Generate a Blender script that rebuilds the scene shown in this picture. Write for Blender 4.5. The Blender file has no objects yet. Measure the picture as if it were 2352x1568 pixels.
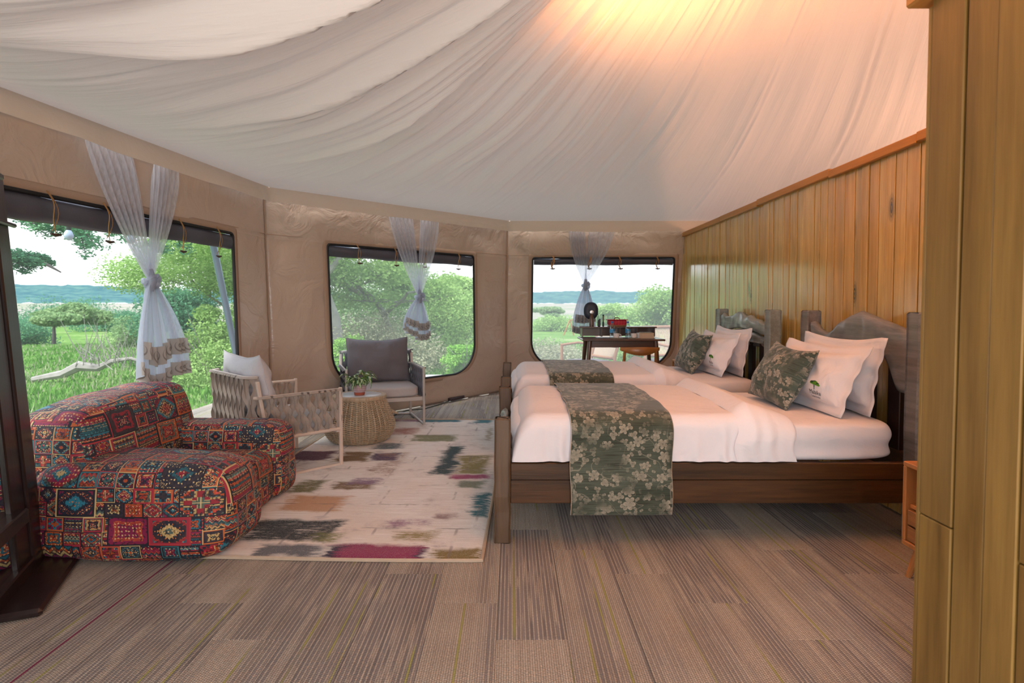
import bpy, bmesh, math, random
import numpy as np
from mathutils import Vector, Matrix, Euler
C = bpy.context.scene.collection
SC = bpy.context.scene
PI = math.pi
rad = math.radians
# ------------------------------------------------------------------ camera
F = 1340.0
EYE = 1.17
cam_d = bpy.data.cameras.new('camera')
cam = bpy.data.objects.new('camera', cam_d)
C.objects.link(cam)
cam.location = (0, 0, EYE)
cam.rotation_euler = (PI/2 - math.atan(50/F), 0, 0)
cam_d.sensor_width = 36.0
cam_d.lens = F/2352*36
cam_d.shift_y = -34/2352
cam_d.clip_end = 4000
cam_d.dof.use_dof = True
cam_d.dof.focus_distance = 3.3
cam_d.dof.aperture_fstop = 3.5
SC.camera = cam
SC.view_settings.view_transform = 'Standard'
SC.view_settings.look = 'None'
SC.view_settings.gamma = 1.0
SC.view_settings.exposure = 1.0
try:
    SC.view_settings.use_curve_mapping = False
except Exception:
    pass
SC.cycles.max_bounces = 8
SC.cycles.diffuse_bounces = 4
SC.cycles.glossy_bounces = 3
SC.cycles.transmission_bounces = 5
SC.cycles.transparent_max_bounces = 16
SC.cycles.caustics_reflective = False
SC.cycles.caustics_refractive = False
SC.cycles.sample_clamp_indirect = 6.0
# ------------------------------------------------------------------ world: bright overcast sky
W = bpy.data.worlds.new('sky'); SC.world = W
W.use_nodes = True
wn = W.node_tree.nodes; wl = W.node_tree.links
wn.clear()
wo = wn.new('ShaderNodeOutputWorld'); wb = wn.new('ShaderNodeBackground')
tc = wn.new('ShaderNodeTexCoord'); sx = wn.new('ShaderNodeSeparateXYZ')
cr = wn.new('ShaderNodeValToRGB')
wl.new(tc.outputs['Generated'], sx.inputs[0]); wl.new(sx.outputs['Z'], cr.inputs[0])
cr.color_ramp.elements[0].position = 0.0; cr.color_ramp.elements[0].color = (0.93, 0.94, 0.96, 1)
cr.color_ramp.elements[1].position = 0.6; cr.color_ramp.elements[1].color = (0.70, 0.83, 1.0, 1)
wl.new(cr.outputs[0], wb.inputs[0]); wb.inputs[1].default_value = 1.0
wl.new(wb.outputs[0], wo.inputs[0])
SKY = wb

def lamp(kind, name, loc, power, color, size=0.1, rot=None, **k):
    d = bpy.data.lights.new(name, kind); d.energy = power; d.color = color
    if kind == 'AREA':
        d.shape = 'RECTANGLE'; d.size = size[0]; d.size_y = size[1]
    elif kind == 'SUN':
        d.angle = size
    else:
        d.shadow_soft_size = size
    if kind == 'SPOT': d.spot_size = k['spot']; d.spot_blend = 0.5
    o = bpy.data.objects.new(name, d); o.location = loc
    if rot: o.rotation_euler = rot
    C.objects.link(o)
    return o
# veiled sun, high behind the clouds
lamp('SUN', 'sun', (0, 0, 20), 3.0, (1.0, 0.96, 0.88), rad(25), (rad(28), rad(-18), 0))
# warm lamp hanging under the tent top, just above the frame
lamp('SPOT', 'warm_tent_uplight', (1.10, 2.50, 2.30), 98, (1.0, 0.36, 0.10), 0.15, (PI, 0, 0), spot=rad(165))
# added warm fill behind the plank wall, brightens the ceiling on that side
lamp('POINT', 'added_warm_ceiling_fill', (3.6, 4.2, 1.35), 44, (1.0, 0.50, 0.27), 0.15)
# warm lamps of the room behind the camera and an added area fill at the open tent front
lamp('POINT', 'warm_entrance_lamp', (0.75, -0.5, 1.4), 24, (1.0, 0.47, 0.17), 0.25)
lamp('AREA', 'added_front_fill', (-0.4, -1.3, 1.15), 58, (0.86, 0.92, 1.0), (3.4, 1.9), (rad(66), 0, 0))

rng = np.random.default_rng(7)
random.seed(11)
# ------------------------------------------------------------------ object helpers
def link(o, parent=None):
    C.objects.link(o)
    if parent is not None: o.parent = parent
    return o
def me_from(name, v, f, mat=None, smooth=False, uv=None):
    me = bpy.data.meshes.new(name)
    v = np.asarray(v, dtype=np.float32).reshape(-1, 3)
    if isinstance(f, np.ndarray):
        n, k = f.shape
        me.vertices.add(len(v)); me.vertices.foreach_set('co', v.ravel())
        me.loops.add(n*k); me.loops.foreach_set('vertex_index', f.astype(np.int32).ravel())
        me.polygons.add(n); me.polygons.foreach_set('loop_start', np.arange(0, n*k, k, dtype=np.int32))
        try: me.polygons.foreach_set('loop_total', np.full(n, k, dtype=np.int32))
        except Exception: pass
        me.update(calc_edges=True)
    else:
        me.from_pydata([tuple(map(float, p)) for p in v], [], [tuple(map(int, q)) for q in f]); me.update()
    if uv is not None:
        l = me.uv_layers.new(name='UVMap')
        idx = np.empty(len(me.loops), dtype=np.int32); me.loops.foreach_get('vertex_index', idx)
        l.data.foreach_set('uv', np.asarray(uv, dtype=np.float32)[idx].ravel())
    if smooth:
        me.polygons.foreach_set('use_smooth', np.ones(len(me.polygons), dtype=bool))
    if mat is not None: me.materials.append(mat)
    return me
def obj(name, me, parent=None, loc=(0, 0, 0), rot=(0, 0, 0), sc=None):
    o = bpy.data.objects.new(name, me); o.location = loc; o.rotation_euler = rot
    if sc is not None: o.scale = sc
    return link(o, parent)
def thing(name, label, cat, loc=(0, 0, 0), rotz=0, group=None):
    o = bpy.data.objects.new(name, None); o.location = loc; o.rotation_euler = (0, 0, rotz)
    o.empty_display_size = 0.05
    link(o); tag(o, label, cat, group); return o
def tag(o, label=None, cat=None, group=None, kind=None):
    if label: o['label'] = label
    if cat: o['category'] = cat
    if group: o['group'] = group
    if kind: o['kind'] = kind
    return o
def struct(o, label=None, cat='tent'):
    o['kind'] = 'structure'
    if label: o['label'] = label; o['category'] = cat
    return o

class MB:
    """collects shapes into one mesh"""
    def __init__(s): s.v = []; s.f = []
    def add(s, v, f):
        n = len(s.v); s.v += [tuple(p) for p in v]; s.f += [tuple(i+n for i in q) for q in f]; return s
    def box(s, c, d, bev=0.0, rot=None, taper=None):
        cx, cy, cz = c; hx, hy, hz = d[0]/2, d[1]/2, d[2]/2
        b = min(bev, hx*.9, hy*.9, hz*.9)
        M = Euler(rot).to_matrix() if rot else None
        vs = []; fs = []
        if b <= 0:
            P = [(x*hx, y*hy, z*hz) for x in (-1, 1) for y in (-1, 1) for z in (-1, 1)]
            fs = [(0, 1, 3, 2), (4, 6, 7, 5), (0, 4, 5, 1), (2, 3, 7, 6), (0, 2, 6, 4), (1, 5, 7, 3)]
        else:
            P = []; ix = {}
            for x in (-1, 1):
                for y in (-1, 1):
                    for z in (-1, 1):
                        for k in range(3):
                            p = [x*hx, y*hy, z*hz]
                            for j in range(3):
                                if j != k: p[j] -= (x, y, z)[j]*b
                            ix[(x, y, z, k)] = len(P); P.append(tuple(p))
            def q(*a): fs.append(tuple(ix[i] for i in a))
            for sg in (-1, 1):
                o = (1 if sg > 0 else -1)
                def mk(ax, a, b_):
                    d = [0, 0, 0]; d[ax] = sg; i, j = [t for t in range(3) if t != ax]; d[i] = a; d[j] = b_
                    return (d[0], d[1], d[2], ax)
                for ax in range(3):
                    q(mk(ax, -1, -1), mk(ax, 1, -1), mk(ax, 1, 1), mk(ax, -1, 1))
            for ax in range(3):
                i, j = [t for t in range(3) if t != ax]
                for a in (-1, 1):
                    for c_ in (-1, 1):
                        def mk(e, k):
                            d = [0, 0, 0]; d[ax] = e; d[i] = a; d[j] = c_
                            return (d[0], d[1], d[2], k)
                        q(mk(-1, i), mk(1, i), mk(1, j), mk(-1, j))
            for x in (-1, 1):
                for y in (-1, 1):
                    for z in (-1, 1):
                        q((x, y, z, 0), (x, y, z, 1), (x, y, z, 2))
        for p in P:
            p = Vector(p)
            if taper and p.z < 0: p.x *= taper; p.y *= taper
            if M: p = M @ p
            vs.append((p.x+cx, p.y+cy, p.z+cz))
        return s.add(vs, fs)
    def tube(s, pts, r, seg=8, cap=True, closed=False, flat=1.0):
        pts = [Vector(p) for p in pts]; n = len(pts)
        if not hasattr(r, '__len__'): r = [r]*n
        vs = []; fs = []
        up = None
        for i, p in enumerate(pts):
            if closed: t = (pts[(i+1) % n]-pts[i-1])
            else: t = pts[min(i+1, n-1)]-pts[max(i-1, 0)]
            if t.length < 1e-9: t = Vector((0, 0, 1))
            t.normalize()
            if up is None:
                a = Vector((0, 0, 1)) if abs(t.z) < .9 else Vector((1, 0, 0))
                up = (a - t*a.dot(t)).normalized()
            else:
                u2 = up - t*up.dot(t)
                up = u2.normalized() if u2.length > 1e-6 else up
            sd = t.cross(up)
            for k in range(seg):
                a = 2*PI*k/seg
                q = p + up*math.cos(a)*r[i]*flat + sd*math.sin(a)*r[i]
                vs.append(tuple(q))
        m = n if closed else n-1
        for i in range(m):
            for k in range(seg):
                a = i*seg+k; b = i*seg+(k+1) % seg; c = ((i+1) % n)*seg+(k+1) % seg; d = ((i+1) % n)*seg+k
                fs.append((a, b, c, d))
        if cap and not closed:
            fs.append(tuple(range(seg))[::-1]); fs.append(tuple((n-1)*seg+k for k in range(seg)))
        return s.add(vs, fs)
    def lathe(s, prof, seg=32, c=(0, 0, 0), cap=True):
        vs = []; fs = []
        for r, z in prof:
            for k in range(seg):
                a = 2*PI*k/seg; vs.append((c[0]+r*math.cos(a), c[1]+r*math.sin(a), c[2]+z))
        for i in range(len(prof)-1):
            for k in range(seg):
                fs.append((i*seg+k, i*seg+(k+1) % seg, (i+1)*seg+(k+1) % seg, (i+1)*seg+k))
        if cap:
            if prof[0][0] > 1e-4: fs.append(tuple(range(seg))[::-1])
            if prof[-1][0] > 1e-4: fs.append(tuple((len(prof)-1)*seg+k for k in range(seg)))
        return s.add(vs, fs)
    def prism(s, poly, d0, d1, axis='x'):
        """outline poly [(a,b)] pushed along an axis; a,b are the two other axes in order"""
        n = len(poly); vs = []
        for d in (d0, d1):
            for a, b in poly:
                vs.append({'x': (d, a, b), 'y': (a, d, b), 'z': (a, b, d)}[axis])
        fs = [(i, (i+1) % n, n+(i+1) % n, n+i) for i in range(n)]
        fs += [tuple(range(n))[::-1], tuple(range(n, 2*n))]
        return s.add(vs, fs)
    def mesh(s, name, mat, smooth=False): 
        me = me_from(name, s.v, s.f, mat, smooth)
        bm = bmesh.new(); bm.from_mesh(me); bmesh.ops.recalc_face_normals(bm, faces=bm.faces); bm.to_mesh(me); bm.free()
        if smooth:
            me.polygons.foreach_set('use_smooth', np.ones(len(me.polygons), dtype=bool))
            try: me.set_sharp_from_angle(angle=rad(40))
            except Exception: pass
        return me
    def build(s, name, mat, parent=None, smooth=False, loc=(0, 0, 0), rot=(0, 0, 0)):
        return obj(name, s.mesh(name, mat, smooth), parent, loc, rot)
def grid_faces(nu, nv, wrap_u=False):
    """index = i*nv + j"""
    iu = np.arange(nu if wrap_u else nu-1); j = np.arange(nv-1)
    I, J = np.meshgrid(iu, j, indexing='ij'); I2 = (I+1) % nu
    return np.stack([I*nv+J, I2*nv+J, I2*nv+J+1, I*nv+J+1], -1).reshape(-1, 4)
# smooth 1-D / 2-D value noise
_T = np.random.default_rng(3).random(4096)
def n1(x, seed=0):
    x = np.asarray(x, dtype=float); i = np.floor(x).astype(int); f = x-i; f = f*f*(3-2*f)
    return _T[(i*7+seed*131) % 4096]*(1-f)+_T[((i+1)*7+seed*131) % 4096]*f
def n2(x, y, seed=0):
    x = np.asarray(x, dtype=float); y = np.asarray(y, dtype=float)
    i = np.floor(x).astype(int); j = np.floor(y).astype(int); fx = x-i; fy = y-j
    fx = fx*fx*(3-2*fx); fy = fy*fy*(3-2*fy)
    h = lambda a, b: _T[(a*1619+b*31337+seed*1013+((a*b) % 977)) % 4096]
    return (h(i, j)*(1-fx)+h(i+1, j)*fx)*(1-fy)+(h(i, j+1)*(1-fx)+h(i+1, j+1)*fx)*fy
def sstep(a, b, x): 
    t = np.clip((np.asarray(x, dtype=float)-a)/(b-a), 0, 1); return t*t*(3-2*t)

# ------------------------------------------------------------------ node expressions
class V:
    def __init__(s, g, k): s.g = g; s.k = k
    def _m(s, op, *a): return s.g.math(op, s, *a)
    def __add__(s, o): return s._m('ADD', o)
    def __radd__(s, o): return s.g.math('ADD', o, s)
    def __sub__(s, o): return s._m('SUBTRACT', o)
    def __rsub__(s, o): return s.g.math('SUBTRACT', o, s)
    def __mul__(s, o): return s._m('MULTIPLY', o)
    def __rmul__(s, o): return s.g.math('MULTIPLY', o, s)
    def __truediv__(s, o): return s._m('DIVIDE', o)
    def __rtruediv__(s, o): return s.g.math('DIVIDE', o, s)
    def __neg__(s): return s._m('MULTIPLY', -1.0)
    def __gt__(s, o): return s._m('GREATER_THAN', o)
    def __lt__(s, o): return s._m('LESS_THAN', o)
    def floor(s): return s._m('FLOOR')
    def fract(s): return s._m('FRACT')
    def abs(s): return s._m('ABSOLUTE')
    def sin(s): return s._m('SINE')
    def cos(s): return s._m('COSINE')
    def min(s, o): return s._m('MINIMUM', o)
    def max(s, o): return s._m('MAXIMUM', o)
    def pow(s, o): return s._m('POWER', o)
    def sqrt(s): return s._m('SQRT')
    def tri(s): return s._m('PINGPONG', 1.0)
    def clamp(s): return s.max(0.0).min(1.0)
    def ramp(s, a, b): return ((s-a)/(b-a)).clamp()
class G:
    def __init__(s, name):
        s.m = bpy.data.materials.new(name); s.m.use_nodes = True
        s.nt = s.m.node_tree; s.n = s.nt.nodes; s.l = s.nt.links
        s.n.clear(); s.out = s.n.new('ShaderNodeOutputMaterial')
    def put(s, inp, v):
        if isinstance(v, V): s.l.new(v.k, inp)
        elif v is None: pass
        elif hasattr(v, '__len__') and len(v) == 3 and inp.type == 'RGBA': inp.default_value = (*v, 1)
        else:
            try: inp.default_value = v
            except Exception: inp.default_value = (v, v, v)
    def math(s, op, *a):
        n = s.n.new('ShaderNodeMath'); n.operation = op
        for i, x in enumerate(a): s.put(n.inputs[i], x)
        return V(s, n.outputs[0])
    def vmath(s, op, a, b=None, sc=None):
        n = s.n.new('ShaderNodeVectorMath'); n.operation = op
        s.put(n.inputs[0], a)
        if b is not None: s.put(n.inputs[1], b)
        if sc is not None: s.put(n.inputs['Scale'], sc)
        return V(s, n.outputs[0])
    def comb(s, x=0.0, y=0.0, z=0.0):
        n = s.n.new('ShaderNodeCombineXYZ')
        for i, q in enumerate((x, y, z)): s.put(n.inputs[i], q)
        return V(s, n.outputs[0])
    def sep(s, v):
        n = s.n.new('ShaderNodeSeparateXYZ'); s.put(n.inputs[0], v)
        return [V(s, n.outputs[i]) for i in range(3)]
    def objco(s): return V(s, s._tc().outputs['Object'])
    def uv(s): return V(s, s._tc().outputs['UV'])
    def _tc(s):
        if not hasattr(s, 'tc'): s.tc = s.n.new('ShaderNodeTexCoord')
        return s.tc
    def geo(s, k):
        if not hasattr(s, 'ge'): s.ge = s.n.new('ShaderNodeNewGeometry')
        return V(s, s.ge.outputs[k])
    def rand(s):
        if not hasattr(s, 'oi'): s.oi = s.n.new('ShaderNodeObjectInfo')
        return V(s, s.oi.outputs['Random'])
    def noise(s, v, scale=5.0, detail=2.0, rough=0.5, dist=0.0, col=False):
        n = s.n.new('ShaderNodeTexNoise'); s.put(n.inputs['Vector'], v)
        n.inputs['Scale'].default_value = scale; n.inputs['Detail'].default_value = detail
        n.inputs['Roughness'].default_value = rough; n.inputs['Distortion'].default_value = dist
        return V(s, n.outputs['Color' if col else 'Fac'])
    def white(s, v, dim='3D'):
        n = s.n.new('ShaderNodeTexWhiteNoise'); n.noise_dimensions = dim
        s.put(n.inputs['Vector'] if dim != '1D' else n.inputs['W'], v)
        return V(s, n.outputs['Value'])
    def vor(s, v, scale=5.0, out='Distance', rnd=1.0, feature='F1', dims='3D'):
        n = s.n.new('ShaderNodeTexVoronoi'); n.feature = feature; n.voronoi_dimensions = dims
        s.put(n.inputs['Vector'], v)
        n.inputs['Scale'].default_value = scale; n.inputs['Randomness'].default_value = rnd
        if isinstance(out, str): return V(s, n.outputs[out])
        return [V(s, n.outputs[o]) for o in out]
    def cramp(s, fac, stops, interp='LINEAR'):
        n = s.n.new('ShaderNodeValToRGB'); s.put(n.inputs[0], fac)
        e = n.color_ramp; e.interpolation = interp
        while len(e.elements) < len(stops): e.elements.new(0.5)
        for k, (p, c) in enumerate(stops): e.elements[k].position = p
        for k, (p, c) in enumerate(stops): e.elements[k].color = (*c, 1)
        return V(s, n.outputs[0])
    def mix(s, f, a, b, mode='MIX'):
        n = s.n.new('ShaderNodeMix'); n.data_type = 'RGBA'; n.blend_type = mode
        s.put(n.inputs[0], f); s.put(n.inputs[6], a); s.put(n.inputs[7], b)
        return V(s, n.outputs[2])
    def fmix(s, f, a, b): return a*(1.0-f)+b*f
    def bump(s, h, dist=0.01, strength=1.0, normal=None):
        n = s.n.new('ShaderNodeBump'); s.put(n.inputs['Height'], h)
        n.inputs['Distance'].default_value = dist; n.inputs['Strength'].default_value = strength
        if normal is not None: s.put(n.inputs['Normal'], normal)
        return V(s, n.outputs[0])
    def pbr(s, color, rough=0.6, normal=None, spec=0.5, metal=0.0, coat=0.0, coat_r=0.1, coat_ior=1.5, trans=0.0, alpha=None, sheen=0.0, emis=None, emis_s=0.0, ior=None, link=True):
        n = s.n.new('ShaderNodeBsdfPrincipled')
        s.put(n.inputs['Base Color'], color); s.put(n.inputs['Roughness'], rough)
        s.put(n.inputs['Metallic'], metal); s.put(n.inputs['Specular IOR Level'], spec)
        if normal is not None: s.put(n.inputs['Normal'], normal)
        s.put(n.inputs['Coat Weight'], coat); s.put(n.inputs['Coat Roughness'], coat_r); n.inputs['Coat IOR'].default_value = coat_ior
        s.put(n.inputs['Transmission Weight'], trans)
        s.put(n.inputs['Sheen Weight'], sheen)
        if ior: n.inputs['IOR'].default_value = ior
        if alpha is not None: s.put(n.inputs['Alpha'], alpha)
        if emis is not None: s.put(n.inputs['Emission Color'], emis); s.put(n.inputs['Emission Strength'], emis_s)
        r = V(s, n.outputs[0])
        if link: s.l.new(r.k, s.out.inputs[0])
        return r
    def sh(s, typ, color=None, **k):
        n = s.n.new(typ)
        if color is not None: s.put(n.inputs[0], color)
        for a, b in k.items(): s.put(n.inputs[a], b)
        return V(s, n.outputs[0])
    def mixsh(s, f, a, b):
        n = s.n.new('ShaderNodeMixShader'); s.put(n.inputs[0], f); s.l.new(a.k, n.inputs[1]); s.l.new(b.k, n.inputs[2])
        return V(s, n.outputs[0])
    def final(s, v): s.l.new(v.k, s.out.inputs[0]); return s.m
# ------------------------------------------------------------------ materials
def m_plain(name, color, rough=0.6, spec=0.4, metal=0.0, coat=0.0, bump=0.0, bscale=60, var=0.12, sheen=0.0):
    g = G(name); p = g.objco()
    n = g.noise(p, bscale*0.12, 3.0)
    c = g.mix(n, tuple(x*(1-var) for x in color), tuple(min(1, x*(1+var)) for x in color))
    nr = g.bump(g.noise(p, bscale, 3.0), 0.002, bump) if bump else None
    g.pbr(c, rough, nr, spec, metal, coat, sheen=sheen); return g.m
def m_wood(name, dark, light, axis='z', scale=1.0, rough=0.45, coat=0.0, coat_r=0.15, knots=0.0, stain=None, stain_amt=0.0, grain=1.0, spec=0.5, seed=0.0, bumpy=0.4, hue2=None):
    g = G(name); p = g.objco(); r = g.rand()
    off = g.comb(r*17.3+seed, r*11.1, r*23.7)
    q = g.vmath('ADD', p, off)
    x, y, z = g.sep(q)
    k = 0.06
    st = {'x': (x*k, y, z), 'y': (x, y*k, z), 'z': (x, y, z*k)}[axis]
    sv = g.comb(*st)
    warp = g.noise(q, 2.5*scale, 2.0)
    n1_ = g.noise(sv, 22*scale, 4.0, 0.6, 0.6)
    n2_ = g.noise(sv, 110*scale, 2.0, 0.6)
    n3_ = g.noise(sv, 5*scale, 3.0, 0.6, 1.2)
    f = (n1_*0.55+n2_*0.25*grain+n3_*0.5-0.15)
    c = g.cramp(f, [(0.25, dark), (0.5, tuple((a+b)/2 for a, b in zip(dark, light))), (0.75, light)])
    if hue2 is not None:
        c = g.mix(r.ramp(0.25, 0.9)*0.8, c, hue2, 'MULTIPLY')
    if stain is not None:
        s_ = g.noise(sv, 4.0*scale, 3.0, 0.6, 0.8).ramp(0.52, 0.72)*stain_amt
        c = g.mix(s_, c, stain)
    if knots:
        d = g.vor(g.comb(*{'x': (x*0.33, y, z), 'y': (x, y*0.33, z), 'z': (x*0.0, y, z*0.33)}[axis]), 5.2*scale, 'Distance')
        kn = (1.0-d.ramp(0.05, 0.16))*knots
        ring = ((d*150).sin()*0.5+0.5)*kn*0.5
        c = g.mix((kn*0.75+ring).clamp(), c, tuple(v*0.30 for v in dark))
    h = n1_*0.5+n2_*0.5
    g.pbr(c, g.fmix(n1_, rough*0.85, min(1, rough*1.2)), g.bump(h, 0.0015, bumpy), spec, 0.0, coat, coat_r, 1.9 if coat > .9 else 1.5)
    return g.m
M = {}
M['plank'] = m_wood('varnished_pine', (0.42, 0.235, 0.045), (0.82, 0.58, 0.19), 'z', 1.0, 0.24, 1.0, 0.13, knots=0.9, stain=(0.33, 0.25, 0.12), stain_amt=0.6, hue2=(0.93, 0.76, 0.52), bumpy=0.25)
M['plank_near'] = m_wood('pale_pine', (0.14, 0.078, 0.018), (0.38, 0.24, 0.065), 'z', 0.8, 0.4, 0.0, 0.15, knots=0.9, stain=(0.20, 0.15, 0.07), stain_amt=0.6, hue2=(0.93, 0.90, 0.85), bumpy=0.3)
M['trimwood'] = m_wood('orange_trim_wood', (0.36, 0.15, 0.03), (0.60, 0.29, 0.07), 'y', 1.0, 0.4)
M['bedwood'] = m_wood('dark_bed_wood', (0.008, 0.004, 0.002), (0.115, 0.047, 0.013), 'x', 0.8, 0.33, 0.2, 0.2, stain=(0.015, 0.008, 0.004), stain_amt=0.9, bumpy=0.5)
M['bedpost'] = m_wood('bed_post_wood', (0.028, 0.016, 0.009), (0.16, 0.092, 0.045), 'z', 0.9, 0.45, 0.0, 0.2, stain=(0.05, 0.028, 0.016), stain_amt=0.6, bumpy=0.6)
M['greywood'] = m_wood('weathered_grey_wood', (0.068, 0.070, 0.074), (0.33, 0.33, 0.33), 'y', 0.8, 0.34, 0.2, 0.2, stain=(0.20, 0.12, 0.06), stain_amt=0.4, bumpy=0.6)
M['bluewood'] = m_wood('blue_grey_painted_wood', (0.13, 0.15, 0.14), (0.38, 0.43, 0.41), 'y', 0.8, 0.36, 0.2, 0.2, stain=(0.12, 0.075, 0.04), stain_amt=0.35, bumpy=0.6)
M['deskwood'] = m_wood('walnut_desk_wood', (0.045, 0.018, 0.009), (0.15, 0.06, 0.028), 'x', 1.0, 0.3, 0.3)
M['chairwood'] = m_wood('amber_chair_wood', (0.22, 0.075, 0.015), (0.46, 0.19, 0.045), 'x', 1.0, 0.35, 0.2)
M['teak'] = m_wood('teak_chair_wood', (0.22, 0.10, 0.05), (0.42, 0.22, 0.12), 'z', 1.0, 0.5)
M['mirrorwood'] = m_wood('dark_mahogany', (0.006, 0.004, 0.005), (0.026, 0.011, 0.009), 'z', 1.0, 0.32, 0.15)
M['stand'] = m_wood('nightstand_wood', (0.42, 0.16, 0.045), (0.66, 0.30, 0.10), 'z', 1.0, 0.4)
M['drawer'] = m_wood('nightstand_drawer_wood', (0.20, 0.085, 0.03), (0.50, 0.24, 0.09), 'y', 2.0, 0.45)

def m_cloth(name, col, col2=None, rough=0.85, transl=0.12, tint=None, wr=0.5, wscale=6.0, uvstretch=False, weave=900, gloss=None):
    g = G(name); p = g.objco()
    if uvstretch:
        u = g.sep(g.uv()); pv = g.comb(u[0]*46.0, u[1]*2.4, 0.0)
        n = g.noise(pv, 1.0, 5.0, 0.6, 0.4); n_b = g.noise(g.comb(u[0]*130.0, u[1]*5.0, 3.0), 1.0, 3.0, 0.6)
        h = n*1.0+n_b*0.4
    else:
        h = g.noise(p, wscale, 4.0, 0.55, 1.2)
    lo = g.noise(p, 0.9, 2.0)
    c = g.mix(lo, col, col2 or tuple(x*0.92 for x in col))
    nr = g.bump(h, 0.012, wr)
    nr = g.bump(g.noise(p, weave, 1.0), 0.0006, 0.25, nr)
    b = g.pbr(c, rough if gloss is None else gloss(g, p), nr, 0.35 if gloss is None else 0.5, link=False)
    t = g.sh('ShaderNodeBsdfTranslucent', c, Normal=nr)
    g.final(g.mixsh(transl, b, t)); return g.m
M['liner'] = m_cloth('ceiling_liner', (0.76, 0.705, 0.68), (0.72, 0.665, 0.645), 0.9, 0.068, wr=0.9, uvstretch=True)
def vinyl(g, p):
    z = g.sep(p)[2]
    low = 1.0-z.ramp(1.76, 1.80)
    return g.fmix(low, 0.85, 0.20)
M['canvas'] = m_cloth('tent_wall_canvas', (0.63, 0.49, 0.40), (0.56, 0.43, 0.345), 0.7, 0.16, wr=1.6, wscale=4.0, gloss=vinyl)
M['valance'] = m_cloth('valance_canvas', (0.76, 0.64, 0.54), None, 0.85, 0.06, wr=0.6, wscale=4)
M['hemcloth'] = m_cloth('stitched_hem_canvas', (0.44, 0.30, 0.215), None, 0.7, 0.05, wr=0.4, wscale=12)
M['roll'] = m_plain('rolled_grey_fabric', (0.075, 0.075, 0.10), 0.5, 0.5, bump=0.4, bscale=14, var=0.3)
M['black'] = m_plain('black_webbing', (0.012, 0.012, 0.014), 0.6)
M['strap'] = m_plain('tan_strap', (0.52, 0.27, 0.10), 0.6)
M['toggle'] = m_plain('dark_toggle', (0.06, 0.035, 0.02), 0.5)
M['sheet'] = m_cloth('white_bed_linen', (0.84, 0.80, 0.83), (0.80, 0.77, 0.80), 0.75, 0.03, wr=0.8, wscale=4)
M['white'] = m_cloth('white_pillowcase', (0.86, 0.83, 0.86), (0.82, 0.79, 0.82), 0.75, 0.05, wr=0.6, wscale=7)

# floral jacquard in green and brown with cream blossoms (metres in object space picked by uv)
def m_floral(name, bg1, bg2, bg3, flower, scale=1.0):
    g = G(name); u = g.sep(g.uv()); 
    P = g.comb(u[0]*scale, u[1]*scale, 0.0)
    def blossoms(S, petals, rad_, seed):
        px = g.comb(u[0]*scale*S+seed, u[1]*scale*S+seed*1.7, 0.0)
        d, pos, col = g.vor(px, 1.0, ['Distance', 'Position', 'Color'], 0.8, dims='2D')
        loc = g.sep(g.vmath('SUBTRACT', px, pos)); cc = g.sep(col)
        a = g.math('ARCTAN2', loc[1], loc[0])+cc[0]*6.28
        rr = (loc[0]*loc[0]+loc[1]*loc[1]).sqrt()
        pet = (a*(petals*0.5)).cos().abs().pow(0.6)*0.75+0.25
        R = pet*(cc[1]*0.4+0.75)*rad_
        inside = 1.0-(rr/R).ramp(0.88, 1.0)
        edge = (rr/R).ramp(0.68, 0.84)
        vein = ((a*(petals*1.0)).cos().abs()).ramp(0.0, 0.22)
        core = 1.0-rr.ramp(rad_*0.13, rad_*0.2)
        on = cc[2] > 0.22
        tone = g.fmix(edge, (g.noise(px, 9.0, 2.0)*0.5+0.42)*vein, 1.0)
        return inside*on, tone*(1.0-core*0.5)
    f1, t1 = blossoms(12.5, 5.0, 0.37, 0.0)
    f2, t2 = blossoms(17.0, 3.0, 0.34, 5.3)
    f3, t3 = blossoms(27.0, 2.0, 0.32, 9.1)
    ink = g.math('MAXIMUM', g.math('MAXIMUM', f1*t1, f2*t2*0.85), f3*t3*0.75)
    # clusters: keep flowers inside drifting patches
    patch = g.noise(P, 5.5, 2.0, 0.5).ramp(0.38, 0.50)
    ink = ink*patch
    # thin stems
    st = 1.0-(g.noise(P, 9.0, 1.0, 0.5, 1.0)-0.5).abs().ramp(0.004, 0.012)
    ink = ink.max(st*0.45*patch)
    streak = g.noise(g.comb(u[0]*scale*7.0, u[1]*scale*260.0, 0.0), 1.0, 2.0, 0.6)
    thread = g.noise(g.comb(u[0]*scale*420.0, u[1]*scale*420.0, 0.0), 1.0, 1.0)
    big = g.noise(g.comb(u[0]*scale*2.2, u[1]*scale*7.0, 1.0), 1.0, 3.0)
    bgc = g.mix(big.ramp(0.4, 0.62), bg1, bg2)
    bgc = g.mix(streak.ramp(0.50, 0.68), bgc, bg3)
    fl = g.mix(streak.ramp(0.52, 0.70)*0.45, flower, tuple(x*0.5 for x in flower))
    c = g.mix((ink*0.95).clamp(), bgc, fl)
    c = g.mix(thread.ramp(0.45, 0.7)*0.22, c, (0.02, 0.02, 0.015))
    g.pbr(c, 0.75, g.bump(streak*0.5+thread*0.5+ink*0.4, 0.0012, 0.7), 0.35, sheen=0.25)
    return g.m
M['floral'] = m_floral('floral_jacquard', (0.042, 0.056, 0.036), (0.095, 0.115, 0.082), (0.020, 0.018, 0.010), (0.42, 0.37, 0.28))
M['floralc'] = m_floral('floral_cushion', (0.038, 0.066, 0.052), (0.072, 0.110, 0.088), (0.022, 0.028, 0.020), (0.46, 0.42, 0.35), 1.15)

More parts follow.
